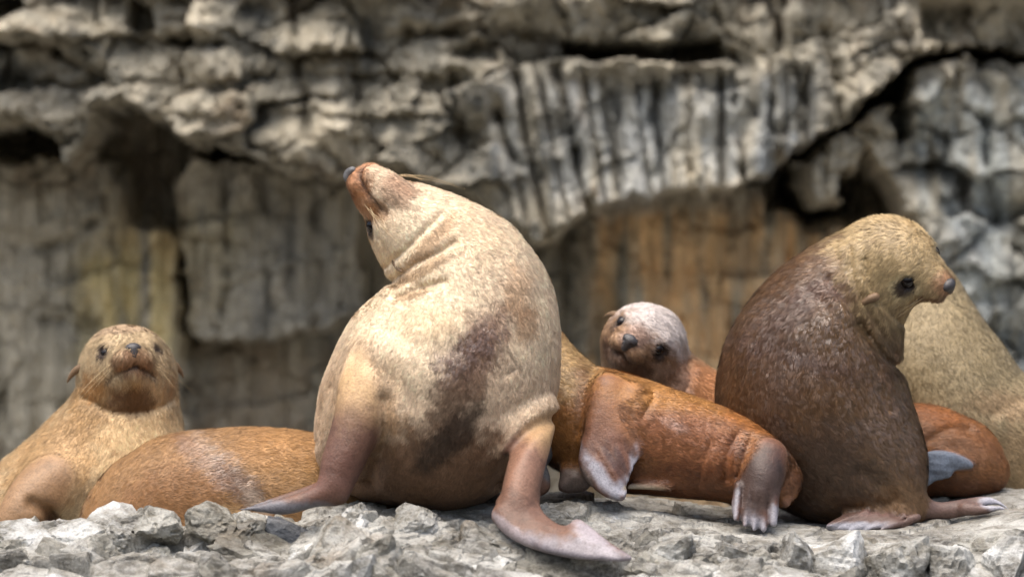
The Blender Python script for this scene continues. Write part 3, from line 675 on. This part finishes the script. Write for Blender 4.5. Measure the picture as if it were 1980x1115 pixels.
A.blobs = [(860, 560, 210, 190, 0, lin(246, 224, 190)*0.9, 0.8, 0.5), (845, 925, 265, 110, 0, lin(124, 90, 64), 0.9, 0.4), (700, 770, 80, 90, 0, lin(204, 164, 120), 0.5, 0.5),  # low belly blob holds wet brown fur and painted underside shade
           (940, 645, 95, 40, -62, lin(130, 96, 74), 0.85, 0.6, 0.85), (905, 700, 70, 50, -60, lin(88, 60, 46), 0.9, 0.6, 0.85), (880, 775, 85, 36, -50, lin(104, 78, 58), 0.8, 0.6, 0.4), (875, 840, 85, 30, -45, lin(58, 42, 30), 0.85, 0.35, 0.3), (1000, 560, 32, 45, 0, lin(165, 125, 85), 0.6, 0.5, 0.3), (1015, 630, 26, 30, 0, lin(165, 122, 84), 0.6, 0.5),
           (915, 460, 75, 45, 35, lin(222, 186, 142), 0.3, 0.6), (835, 620, 60, 35, 0, lin(222, 188, 140), 0.3, 0.6), (955, 520, 80, 60, 30, lin(226, 194, 160), 0.3, 0.6, 0.5), (985, 730, 55, 40, 0, lin(208, 172, 140), 0.3, 0.5, 0.5),
           (815, 525, 70, 10, -28, lin(150, 118, 82), 0.7, 0.4), (800, 570, 40, 8, -20, lin(160, 128, 92), 0.6, 0.4), (830, 470, 14, 70, 40, lin(165, 125, 85), 0.6, 0.4)]
A.fblobs = [(735, 720, 110, 85, 0, lin(200, 166, 122)*0.85, 0.9, 0.6), (1050, 800, 60, 60, 0, lin(196, 160, 116)*0.8, 0.9, 0.5), (690, 850, 50, 60, 0, lin(112, 78, 62)*0.75, 0.7, 0.6), (660, 920, 60, 50, 0, lin(112, 78, 66)*0.75, 0.8, 0.5), (1010, 900, 40, 60, 0, lin(160, 120, 98)*0.75, 0.7, 0.5), (560, 985, 110, 26, 0, lin(112, 112, 118)*0.85, 0.95, 0.3), (1135, 1054, 130, 24, 10, lin(140, 134, 140)*0.75, 0.95, 0.45), (985, 1010, 50, 12, 40, lin(150, 140, 142), 0.8, 0.3), (1140, 1020, 50, 16, 38, lin(164, 158, 164)*0.85, 0.8, 0.5), (1060, 870, 40, 70, 0, lin(96, 96, 98), 1.0, 0.2, None, 1e9, 60)]
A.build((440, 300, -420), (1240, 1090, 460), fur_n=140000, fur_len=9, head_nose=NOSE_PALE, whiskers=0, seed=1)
rw = random.Random(5)
for k in range(6):                                       # pale whiskers of the far side, swept back over the throat
    s0 = hA.out((1.50-0.07*k, -0.40-0.02*k, -0.22-0.03*k)); ln = [1.0, 0.55, 0.8, 0.4, 0.65, 0.3][k]
    e0 = s0+np.array((165, 26-4*k, 20))*ln; m0 = (s0+e0)/2+np.array((0, -14-2*k, 5)); A.hair([s0*(1-u)**2+2*m0*u*(1-u)+e0*u*u for u in np.linspace(0, 1, 9)], 0.55, A.root, np.array(A.root.location))
for k, (ex, ey) in enumerate([(783, 447), (770, 452), (788, 480), (760, 440), (750, 462)]):   # near side, lying along the cheek
    s0 = hA.out((1.52-0.08*k, 0.44, -0.16-0.04*k)); e0 = np.array((ex, ey, -115.0)); m0 = (s0+e0)/2+np.array((-14, 12, -14)); A.hair([s0*(1-u)**2+2*m0*u*(1-u)+e0*u*u for u in np.linspace(0, 1, 9)], 0.5, A.root, np.array(A.root.location))

# ---- B2: sleeping back, low at the left
B2 = Animal('sleeping brown sea lion with a whitish sheen painted on its wet back, head out of sight', 0.36, 6.0)
B2.base = lin(140, 106, 68)
b = chain([(215, 1050, -10, 62), (262, 1012, 0, 108), (340, 990, 0, 146), (440, 990, 0, 165), (560, 998, 10, 166), (660, 1005, 20, 150), (735, 1025, 30, 110), (770, 1040, 30, 70)], 5)
B2.body = [(b, 1)]; B2.axis = b.axis[:, :3]
B2.blobs = [(430, 900, 80, 24, 40, lin(176, 158, 144), 0.65, 0.8, 1.0), (470, 935, 75, 26, 45, lin(70, 44, 26), 0.8, 0.5, 0.5), (380, 870, 60, 18, 35, lin(120, 82, 50), 0.6, 0.5, 0.5), (330, 960, 130, 60, -20, lin(120, 76, 38), 0.5, 0.5), (560, 870, 90, 40, 0, lin(178, 128, 74), 0.6, 0.5), (500, 965, 40, 14, 45, lin(200, 180, 160), 0.5, 0.5), (430, 985, 45, 14, 0, lin(196, 164, 120), 0.5, 0.5)]  # first pale streak paints sky sheen on wet fur into the coat
B2.blobs.append((600, 880, 120, 50, 0, lin(150, 116, 74), 0.6, 0.6)); B2.flip = [(plate([(700, 1000), (760, 1010), (800, 1050), (740, 1060), (690, 1040)], -40, 730, 1030, 0, -0.5, 9, 4), 12)]
B2.build((120, 800, -210), (830, 1190, 220), fur_n=60000, fur_len=11, seed=2)

# ---- B1: upright at the far left, facing the camera
B1 = Animal('tan sea lion at the far left facing the camera with small ears sticking out', 0.80, 4.0)
B1.base = lin(178, 156, 122)
hB = Head((243, 705, -20), 76, (0.21, -0.26, -0.94), (-1, 0.04, -0.23), (0, -1, -0.2), 0.93)
hB.blobs = [((0.3, 0, 0.8), (0.8, 0.8, 0.3), lin(165, 140, 115), 0.7), ((1.4, 0, -0.28), (0.55, 0.6, 0.36), lin(122, 86, 58), 0.85), ((0.6, 0, -1.1), (0.7, 0.6, 0.35), lin(88, 58, 32), 0.85), ((0.2, 0.8, -0.5), (0.5, 0.4, 0.5), lin(170, 120, 66), 0.6), ((0.80, 0.58, 0.13), (0.25, 0.22, 0.23), lin(60, 42, 30), 0.8)]
B1.heads = [(hB, 75)]; hB.ear = {1: (0.20, 0.05, 1.1), -1: (0.28, 0.10, 1.1)}
b = chain([(248, 735, 20, 84), (247, 790, 25, 97), (236, 840, 25, 118), (205, 910, 20, 148), (120, 990, 20, 150), (0, 1050, 20, 125), (-110, 1080, 30, 90)], 5)
B1.body = [(b, 1)]; B1.axis = b.axis[:, :3]
B1.flip = [(chain([(120, 925, -110, 50), (75, 960, -140, 48), (45, 1010, -150, 40), (35, 1060, -150, 30)], 4), 20)]
B1.flipcol = lin(150, 118, 86)*0.85; B1.fk = 50.0
B1.creases = [([(80, 965), (108, 980), (118, 1010)], 12, 16, 0), ([(170, 770), (230, 795), (300, 790), (345, 765)], 9, 6, 0)]
B1.blobs = [(260, 850, 95, 70, -20, lin(240, 208, 158), 0.8, 0.5), (110, 880, 70, 130, 45, lin(170, 132, 86), 0.7, 0.5), (247, 768, 90, 26, 0, lin(128, 98, 62), 0.7, 0.5), (175, 780, 30, 60, 10, lin(150, 116, 72), 0.6, 0.5), (112, 905, 9, 14, 0, lin(84, 46, 24), 0.85, 0.3), (230, 870, 6, 6, 0, lin(130, 90, 50), 0.6, 0.3), (95, 1000, 24, 40, -10, lin(90, 55, 40), 0.7, 0.4), (300, 765, 30, 26, 0, lin(226, 196, 150), 0.5, 0.5)]  # dark blob beside the flipper paints the hollow's shade into the coat
B1.build((-230, 600, -230), (400, 1190, 220), fur_n=60000, fur_len=11, seed=3)

# ---- C: orange sea lion stretched out in the middle
C_ = Animal('orange brown sea lion lying stretched out with a pale tipped fore flipper hanging down', 0.30, 4.0)
C_.wet0 = 0.4; C_.base = lin(158, 106, 60)*0.7; C_.flipcol = lin(122, 86, 70)*0.75; C_.fk = 34.0
b = chain([(1010, 612, 100, 46), (1036, 670, 80, 58), (1070, 745, 50, 84), (1110, 805, 20, 106), (1200, 836, 0, 113), (1300, 858, -20, 102), (1390, 880, -40, 88), (1455, 905, -60, 72), (1500, 925, -70, 48)], 5)
C_.body = [(b, 1)]; C_.axis = b.axis[:, :3]
hC = Head((1000, 598, 105), 54, (-0.80, 0.05, 0.55), (0.55, 0.0, 0.8), (0, -1, 0)); hC.blobs = []; C_.heads = [(hC, 30)]
C_.flip = [(plate([(1160, 735), (1140, 790), (1134, 840), (1118, 885), (1135, 922), (1165, 945), (1196, 958), (1206, 950), (1214, 928), (1227, 900), (1233, 860), (1233, 810), (1250, 780), (1230, 745)], -118, 1185, 850, 0.10, -0.40, 13, 5, 0.35), 14),
           (chain([(1172, 760, -66, 36), (1150, 820, -104, 20), (1132, 885, -134, 12), (1165, 938, -155, 9), (1195, 953, -160, 6)], 4), 12),
           (chain([(1222, 770, -72, 26), (1222, 820, -102, 14), (1222, 860, -120, 8)], 4), 12),
           (plate([(1085, 905), (1120, 900), (1140, 925), (1130, 945), (1080, 945)], -70, 1110, 925, 0, -0.3, 14, 8, 0.6), 10),
           (plate([(1205, 932), (1280, 936), (1282, 942), (1210, 942)], -95, 1240, 937, 0, -0.4, 5, 3), 8),
           # hind flipper with five digits
           (chain([(1478, 880, -112, 34), (1468, 915, -135, 36), (1462, 945, -148, 30)], 4), 14),
           (plate([(1430, 905), (1412, 942), (1408, 972), (1412, 994), (1420, 999), (1426, 999), (1432, 1009), (1439, 1010), (1443, 1009), (1449, 1017), (1456, 1016), (1459, 1012), (1466, 1019), (1473, 1015), (1477, 1006), (1486, 1006), (1494, 990), (1497, 960), (1502, 920), (1494, 885), (1465, 872)], -146, 1460, 940, 0.0, -0.35, 13, 5, 0.4), 14)]
for (x0, y0_, x1, y1, r0) in [(1421, 930, 1415, 994, 7.5), (1438, 940, 1432, 1007, 6.5), (1453, 945, 1449, 1014, 6.5), (1468, 945, 1467, 1015, 6.5), (1485, 935, 1486, 1002, 8)]:
    C_.flip.append((chain([(x0, y0_, -152, r0), ((x0+x1)/2, (y0_+y1)/2, -166, r0), (x1, y1, -180, r0*0.7)], 3), 2))
C_.flip.append((chain([(1508, 935, -100, 12), (1512, 965, -112, 7)], 3), 6))
C_.creases = [([(1430, 940), (1424, 1002)], 2.4, 3, -100), ([(1446, 945), (1441, 1012)], 2.4, 3, -100), ([(1461, 945), (1458, 1016)], 2.4, 3, -100), ([(1477, 940), (1477, 1010)], 2.4, 3, -100), ([(1150, 870), (1180, 915), (1198, 945)], 4, 4, -60), ([(1172, 860), (1198, 905), (1208, 935)], 4, 4, -60), ([(1196, 850), (1214, 890), (1218, 915)], 4, 4, -60), ([(1420, 838), (1402, 870), (1398, 920)], 9, 8, 0), ([(1445, 845), (1432, 880), (1420, 915)], 8, 7, 0), ([(1370, 850), (1352, 890), (1345, 935)], 9, 4, 0), ([(1145, 720), (1128, 760), (1120, 830)], 14, 6, 0), ([(1240, 760), (1260, 765), (1240, 800)], 7, 6, 0), ([(1160, 855), (1190, 905), (1200, 940)], 5, 2.5, 0), ([(1185, 850), (1205, 895), (1212, 925)], 5, 2.5, 0), ([(1205, 850), (1220, 880), (1224, 900)], 5, 2.5, 0)]
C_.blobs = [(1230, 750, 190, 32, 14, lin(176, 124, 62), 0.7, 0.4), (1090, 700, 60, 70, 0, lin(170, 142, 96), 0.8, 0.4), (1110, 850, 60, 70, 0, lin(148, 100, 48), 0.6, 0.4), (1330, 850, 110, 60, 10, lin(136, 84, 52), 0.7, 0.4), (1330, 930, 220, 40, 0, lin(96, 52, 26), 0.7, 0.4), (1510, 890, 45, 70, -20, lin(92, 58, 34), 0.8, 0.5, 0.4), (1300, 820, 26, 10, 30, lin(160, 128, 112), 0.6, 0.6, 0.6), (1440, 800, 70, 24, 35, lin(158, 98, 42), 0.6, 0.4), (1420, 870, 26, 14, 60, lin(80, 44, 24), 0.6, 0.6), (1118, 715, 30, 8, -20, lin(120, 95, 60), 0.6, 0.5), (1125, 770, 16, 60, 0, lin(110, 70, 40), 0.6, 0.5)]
PALE = lin(168, 168, 178)*0.9
C_.fblobs = [(1195, 745, 80, 34, 0, lin(140, 96, 58), 0.95, 0.6), (1185, 810, 60, 50, 0, lin(124, 86, 66), 0.6, 0.6), (1160, 915, 62, 13, 52, PALE, 0.9, 0.45), (1226, 880, 10, 40, 10, PALE, 0.85, 0.45), (1205, 935, 26, 18, -50, PALE*0.9, 0.85, 0.5), (1176, 880, 6, 34, -28, lin(84, 62, 56), 0.7, 0.4), (1190, 900, 6, 36, -30, lin(80, 58, 52), 0.7, 0.4), (1196, 885, 8, 28, -20, lin(70, 50, 46), 0.7, 0.3), (1208, 905, 5, 24, -30, lin(80, 60, 54), 0.6, 0.4), (1215, 860, 8, 22, -25, lin(66, 46, 42), 0.8, 0.3), (1222, 835, 10, 16, 0, lin(70, 46, 38), 0.7, 0.3), (1458, 928, 55, 72, 0, lin(64, 50, 45), 0.95, 0.35), (1413, 975, 8, 36, 8, PALE*0.75, 0.85, 0.45), (1448, 1010, 30, 24, 8, PALE*0.75, 0.85, 0.5), (1488, 992, 12, 26, 5, PALE*0.7, 0.85, 0.45), (1110, 925, 34, 28, 0, lin(110, 98, 92), 0.95, 0.2), (1245, 937, 42, 8, 0, lin(150, 138, 118), 0.95, 0.2)]
C_.build((880, 520, -200), (1560, 1040, 200), fur_n=60000, fur_len=9, seed=4)

# ---- D: white-topped head peering over
Dd = Animal('sea lion with a whitish crown peering over the orange one, head tilted', 0.90, 4.0)
Dd.base = lin(146, 116, 88)
hD = Head((1250, 654, -10), 77, (-0.31, 0.04, -0.95), (0.80, 0.60, -0.23), (0.6, -0.8, 0), 0.9)
hD.blobs = [((0.1, 0, 0.6), (1.1, 1.15, 0.75), lin(212, 204, 200), 0.8), ((1.2, 0, 0.1), (0.6, 0.34, 0.34), lin(156, 130, 116), 0.8), ((1.2, 0, -0.55), (0.7, 0.62, 0.4), lin(108, 86, 72), 0.8), ((0.8, 0.5, -0.6), (0.3, 0.3, 0.3), lin(84, 52, 32), 0.8), ((0.82, 0.63, 0.02), (0.18, 0.2, 0.22), lin(56, 40, 32), 0.75), ((0.1, 0.85, -0.5), (0.5, 0.4, 0.4), lin(120, 88, 58), 0.6)]  # crown blob mixes pale fur with sky shine put into its colour
Dd.heads = [(hD, 36)]
b = chain([(1248, 690, 25, 70), (1285, 735, 40, 76), (1330, 780, 55, 84), (1400, 840, 70, 104), (1480, 890, 80, 110)], 5)
Dd.body = [(b, 1), (chain([(1240, 700, 30, 66), (1228, 770, 40, 66), (1215, 860, 50, 80)], 4), 40), (chain([(1215, 770, 60, 62), (1190, 830, 70, 90)], 3), 40)]; Dd.axis = b.axis[:, :3]
Dd.creases = [([(1330, 700), (1335, 730), (1318, 765)], 7, 5, 60)]
Dd.blobs = [(1350, 760, 60, 60, 0, lin(180, 118, 70), 0.7, 0.4), (1290, 735, 40, 36, 0, lin(205, 180, 165), 0.5, 0.5)]
Dd.build((1090, 570, -200), (1600, 1010, 200), fur_n=45000, fur_len=10, whiskers=0, seed=5)

# ---- E: dark wet sea lion sitting upright, head turned over its shoulder
E = Animal('dark brown wet sea lion sitting upright on the right, head turned back over its shoulder', 0.45, 4.2)
E.base = lin(106, 74, 42)*0.72; E.flipcol = lin(104, 82, 74)*0.8; E.wet0 = 0.45
hE = Head((1725, 494, -40), 75, (0.80, 0.46, -0.40), (-0.62, 0.62, -0.48), (-0.19, -0.56, -0.78), 1.02, 1.15, 0.2)
hE.blobs = [((0.1, 0, 0), (1.75, 1.6, 1.5), lin(182, 158, 116), 0.95), ((0.78, 0.66, 0.0), (0.4, 0.34, 0.4), lin(214, 196, 152), 0.75), ((0.80, 0.58, 0.1), (0.24, 0.22, 0.22), lin(40, 26, 22), 0.9), ((1.45, 0, -0.05), (0.42, 0.36, 0.3), lin(168, 122, 92), 0.8), ((1.45, 0.25, -0.38), (0.5, 0.45, 0.26), lin(104, 66, 40), 0.85), ((0.80, 0.66, 0.0), (0.26, 0.24, 0.3), lin(60, 42, 32), 0.75), ((0.72, 0.70, -0.08), (0.2, 0.2, 0.2), lin(60, 42, 32), 0.8)]; hE.ear = {1: (0.50, 0.50, 1.3), -1: (-0.02, -0.05, 1.0)}
E.heads = [(hE, 34)]; E.tuft = (1722, 436, 60, 22)
b = chain([(1704, 509, -4, 77), (1664, 540, 10, 99), (1615, 598, 18, 126), (1582, 670, 25, 160), (1568, 740, 25, 180), (1580, 805, 20, 184), (1625, 860, 0, 158), (1680, 905, -30, 112), (1722, 950, -60, 62), (1745, 985, -70, 26)], 5)
E.body = [(b, 1), (chain([(1712, 578, -25, 48), (1694, 630, -10, 48), (1676, 670, 0, 56)], 4), 30), (chain([(1648, 500, -58, 30), (1662, 562, -76, 32), (1694, 630, -54, 29), (1708, 668, -28, 22)], 4), 9), (chain([(1676, 575, -70, 22), (1706, 608, -56, 20), (1720, 636, -34, 17)], 4), 9)]; E.axis = b.axis[:, :3]
E.flip = [(plate([(1730, 962), (1690, 968), (1640, 985), (1590, 1008), (1600, 1016), (1650, 1018), (1700, 1014), (1745, 1012), (1762, 992)], -110, 1690, 995, 0.05, -1.6, 13, 5, 0.4), 10),
          (chain([(1760, 975, -70, 26), (1810, 984, -60, 18), (1860, 978, -55, 14), (1900, 966, -60, 9), (1930, 972, -62, 5), (1953, 988, -66, 2)], 4), 10),
          (chain([(1860, 980, -75, 11), (1895, 982, -80, 9), (1925, 978, -84, 6), (1948, 986, -86, 2)], 4), 10)]
for x1, y1 in [(1592, 1010), (1610, 1015), (1632, 1018), (1660, 1018), (1690, 1017)]:
    E.flip.append((chain([(x1+75, y1-24, -128, 8), (x1+35, y1-12, -142, 7), (x1, y1, -152, 3.5)], 3), 3))
E.creases = [([(1640, 480), (1645, 540), (1680, 610), (1725, 680)], 6, 7, 60), ([(1668, 500), (1672, 545), (1700, 590), (1742, 625)], 6, 6, 60), ([(1655, 625), (1692, 676), (1722, 702), (1760, 716)], 10, 15, 90), ([(1600, 540), (1640, 600), (1670, 645)], 10, 6, 60), ([(1560, 560), (1620, 620), (1690, 715)], 9, 4, 60),
             ([(1650, 905), (1690, 930), (1715, 960)], 14, 9, 0), ([(1690, 960), (1720, 985), (1740, 1000)], 8, 6, 0), ([(1690, 750), (1710, 790)], 7, 5, 40)]
E.blobs = [(1668, 565, 85, 80, 0, lin(132, 106, 76), 0.8, 0.7), (1610, 505, 40, 26, -30, lin(112, 84, 60), 0.7, 0.8), (1560, 640, 150, 40, 20, lin(106, 80, 54), 0.6, 0.7, 1.0), (1640, 620, 70, 22, 35, lin(104, 80, 54), 0.55, 0.7, 1.0), (1590, 560, 60, 30, -30, lin(104, 68, 48), 0.6, 0.7, 0.7), (1700, 830, 90, 130, 25, lin(104, 80, 54), 0.6, 0.6, 0.9), (1480, 720, 60, 110, 0, lin(80, 56, 42), 0.5, 0.6, 0.5), (1560, 900, 130, 90, 0, lin(60, 44, 34), 0.7, 0.5, 0.4), (1735, 965, 50, 40, 0, lin(140, 110, 80), 0.7, 0.5, 0.3), (1400, 740, 20, 90, 0, lin(110, 76, 46), 0.5, 0.4, 0.4), (1620, 560, 28, 22, 30, lin(84, 52, 36), 0.8, 0.6, 0.5), (1690, 620, 46, 70, -35, lin(116, 94, 66), 0.75, 0.4, 0.4), (1530, 600, 90, 22, -45, lin(74, 50, 38), 0.6, 0.7, 0.6), (1540, 690, 90, 18, 15, lin(78, 54, 42), 0.6, 0.7, 0.6)]  # wettest blobs also paint a slight sky sheen into the coat
E.fblobs = [(1630, 1013, 75, 11, -4, PALE*0.9, 0.95, 0.3), (1925, 975, 40, 14, 20, PALE, 0.9, 0.3), (1700, 978, 50, 12, -10, lin(110, 84, 76), 0.9, 0.3)]
E.build((1350, 400, -230), (1980, 1040, 260), fur_n=125000, fur_len=11, seed=6)

# ---- G: orange rump with a folded grey flipper, behind E
G = Animal('rusty orange rump with a blue grey flipper folded on it, behind the dark sea lion', 0.78, 4.8)
G.wet0 = 0.3; G.base = lin(150, 98, 54)*0.8; G.flipcol = lin(104, 112, 124)
b = chain([(1640, 890, 40, 80), (1730, 875, 20, 92), (1800, 872, 0, 88), (1855, 884, -5, 78), (1895, 905, -10, 54)], 5)
G.body = [(b, 1)]; G.axis = b.axis[:, :3]
G.flip = [(plate([(1775, 872), (1800, 868), (1840, 874), (1868, 888), (1872, 900), (1846, 903), (1835, 906), (1828, 920), (1800, 926), (1775, 938)], -98, 1820, 900, 0.12, 0.1, 9, 4, 0.35), 6)]
G.creases = [([(1785, 848), (1825, 828), (1865, 830)], 8, 8, 0), ([(1790, 896), (1835, 900)], 3, 4, 0), ([(1785, 884), (1850, 890)], 3, 3, 0), ([(1785, 912), (1825, 915)], 3, 3, 0)]
G.blobs = [(1880, 910, 60, 60, 0, lin(128, 84, 48), 0.7, 0.6), (1850, 880, 40, 30, 0, lin(150, 110, 80), 0.6, 0.7), (1840, 945, 100, 26, 0, lin(84, 48, 28), 0.7, 0.4), (1800, 805, 60, 18, 10, lin(172, 104, 46), 0.6, 0.4)]
G.build((1540, 760, -160), (1970, 1010, 160), fur_n=35000, fur_len=10, seed=7)

# ---- F: big tan animal at the right edge
Fa = Animal('big olive tan sea lion at the right edge, its head hidden behind the dark one', 1.15, 6.0)
Fa.base = lin(142, 126, 94)*0.85
b = chain([(1768, 520, 60, 48), (1790, 570, 40, 72), (1800, 650, 20, 106), (1820, 750, 0, 146), (1870, 850, 0, 172), (1980, 905, 10, 175), (2120, 930, 30, 165), (2260, 950, 60, 120)], 5)
Fa.body = [(b, 1)]; Fa.axis = b.axis[:, :3]
hF = Head((1752, 514, 75), 52, (-0.35, -0.05, 0.93), (0.93, 0.0, 0.35), (0, -1, 0)); hF.blobs = []; Fa.heads = [(hF, 30)]
Fa.flip = [(chain([(1810, 860, -120, 50), (1790, 920, -150, 40), (1770, 980, -160, 26)], 4), 20)]
Fa.flipcol = lin(120, 86, 64)
Fa.blobs = [(1960, 785, 90, 30, 10, lin(146, 116, 84), 0.5, 0.6), (1960, 880, 90, 60, 0, lin(124, 98, 66), 0.6, 0.5), (1800, 650, 70, 90, 0, lin(142, 126, 94), 0.6, 0.5)]
Fa.creases = [([(1900, 800), (1960, 770), (2010, 775)], 10, 5, 0)]
Fa.build((1640, 440, -220), (2400, 1110, 280), fur_n=45000, fur_len=10, seed=8)

# ------------------------------------------------------------------ loose and jutting stones of the ledge, each its own piece
import bmesh
_bm = bmesh.new(); bmesh.ops.create_icosphere(_bm, subdivisions=4, radius=1.0)
ICO_V = np.array([v.co[:] for v in _bm.verts]); ICO_F = np.array([[v.index for v in f.verts] for f in _bm.faces]); _bm.free()
def stone_mesh(i):
    """an angular chipped block: a skewed slab cut by random fracture planes, its faces roughened and bedded"""
    rg = np.random.default_rng(500+i); dims = np.array((1, 0.7+0.4*rg.random(), 0.6+0.3*rg.random()))
    pl = []
    for ax in range(3):
        for sg in (-1, 1):
            n = np.zeros(3); n[ax] = sg; n += rg.normal(0, 0.26, 3); n /= np.linalg.norm(n); pl.append((n, dims[ax]*(0.75+0.3*rg.random())))
    for _ in range(11):
        n = rg.normal(0, 1, 3); n /= np.linalg.norm(n); pl.append((n, 0.62+0.38*rg.random()))
    r = np.full(len(ICO_V), 9.0)
    for n, d in pl:
        c = ICO_V@n; r = np.where(c > 1e-3, np.minimum(r, d/np.maximum(c, 1e-3)), r)
    V = ICO_V*r[:, None]; o = i*7.3
    bed = V[:, 2]*5+V[:, 0]*0.8+0.6*fbm(V[:, 0]*2+o, V[:, 1]*2, V[:, 2]*2, 2, 5); bf = bed-np.floor(bed)
    k = 1+0.03*fbm(V[:, 0]*3+o, V[:, 1]*3, V[:, 2]*3, 3, 9)-0.05*np.exp(-((bf-0.5)/0.10)**2)*(np.abs(V[:, 2]) < 0.6)
    ch = fbm(V[:, 0]*6+o, V[:, 1]*6, V[:, 2]*6, 2, 12); k -= 0.10*sstep(0.25, 0.5, ch)
    me = mesh_from('stone', V*k[:, None], ICO_F, smooth=False); me.materials.append(ROCK_S); return me
STONES = [stone_mesh(i) for i in range(18)]
SLATE = mat_rock('slate_slab', (0.16, 0.17, 0.185), (0.105, 0.112, 0.122), (0.06, 0.062, 0.066), (0.12, 0.11, 0.09), False)
def build_stones():
    rg = random.Random(11); n = 0; xs = LX[:, 0]; cand = []
    for row, py in enumerate(range(946, 1150, 24)):
        x = -50+rg.random()*60
        while x < 2030:
            big = 1.7 if x > 1480 else (1.3 if x > 1270 else 1.0)
            cand.append((x+rg.uniform(-12, 12), py+rg.uniform(-12, 12), big)); x += rg.uniform(42, 88)*big
    for px, py, big in cand:
        i = int(np.argmin(np.abs(xs-(px-990)/S))); pyc = 557.5-LZG[i]*S*D/(D+LYG[i])
        jj = np.where((LYG[i] < 0.25) & (np.abs(pyc-py) < 7))[0]
        if not len(jj): continue
        j = int(jj[len(jj)//2]); x, y, z = LX[i, j], LYG[i, j], LZG[i, j]
        if 925 < px < 1235 and 945 < py < 960+(px-900)*0.36+26 and (px < 1060 or py > 985+(px-1060)*0.4): continue    # the flipper lies here
        if 430 < px < 705 and py < 1003: continue
        if px > 1230 and py < 1040+(8 if 1390 < px < 1510 else 0): continue
        if px < 260 and py < 1000: continue
        r = (0.026+0.10*rg.random()**2.0)*big**0.7
        o = put('stone', rg.choice(STONES), None, LEDGE)
        fl = 0.9 if px > 1270 else 1.15
        o.scale = (r*(0.8+0.8*rg.random()), r*(1.0+0.4*rg.random()), r*fl*(0.75+0.5*rg.random()))
        o.location = (x, y+r*0.4, z-o.scale[2]*0.66)
        dip = 0.28 if px < 560 else (0.16 if px < 1270 else 0.04)
        o.rotation_euler = (rg.gauss(0.10, 0.14), rg.gauss(dip, 0.16), rg.gauss(0.05, 0.32)); n += 1
    # big joint-bounded blocks: the lip at the left and the wall at the right
    lip = [(318, 1018, 0.075, 0.045), (415, 1012, 0.095, 0.05), (478, 1020, 0.06, 0.04), (30, 1040, 0.11, 0.05), (150, 1046, 0.10, 0.045), (235, 1034, 0.07, 0.04)]
    wall = [(1285, 1088, 0.085, 0.05), (1370, 1094, 0.07, 0.06), (1455, 1098, 0.085, 0.07), (1545, 1102, 0.075, 0.085), (1630, 1100, 0.09, 0.08), (1735, 1104, 0.10, 0.085), (1840, 1100, 0.09, 0.085), (1945, 1098, 0.10, 0.09), (690, 1000, 0.05, 0.04), (800, 1012, 0.075, 0.045), (985, 1062, 0.09, 0.045)]
    for q_, (px, py, rx, rz) in enumerate(lip+wall):
        y = -0.26 if q_ < len(lip) else (-0.36 if px > 1250 else -0.38)
        o = put('stone', STONES[(q_*5) % len(STONES)], None, LEDGE); k = 1+y/D
        o.location = ((px-990)/S*k, y+0.02, (557.5-py)/S*k); o.scale = (rx, 0.10, rz*1.5); o.rotation_euler = (rg.gauss(0.2, 0.06), rg.gauss(0.03, 0.08), rg.gauss(0, 0.2))
    # the smooth slate face in the gap under the raised flipper
    me = STONES[3].copy(); me.materials.clear(); me.materials.append(SLATE)
    o = put('slate_slab', me, None, LEDGE); o.location = ((565-990)/S, -0.24, (557.5-1030)/S); o.scale = (0.11, 0.05, 0.075); o.rotation_euler = (-0.5, 0.5, 0.1)
build_stones()
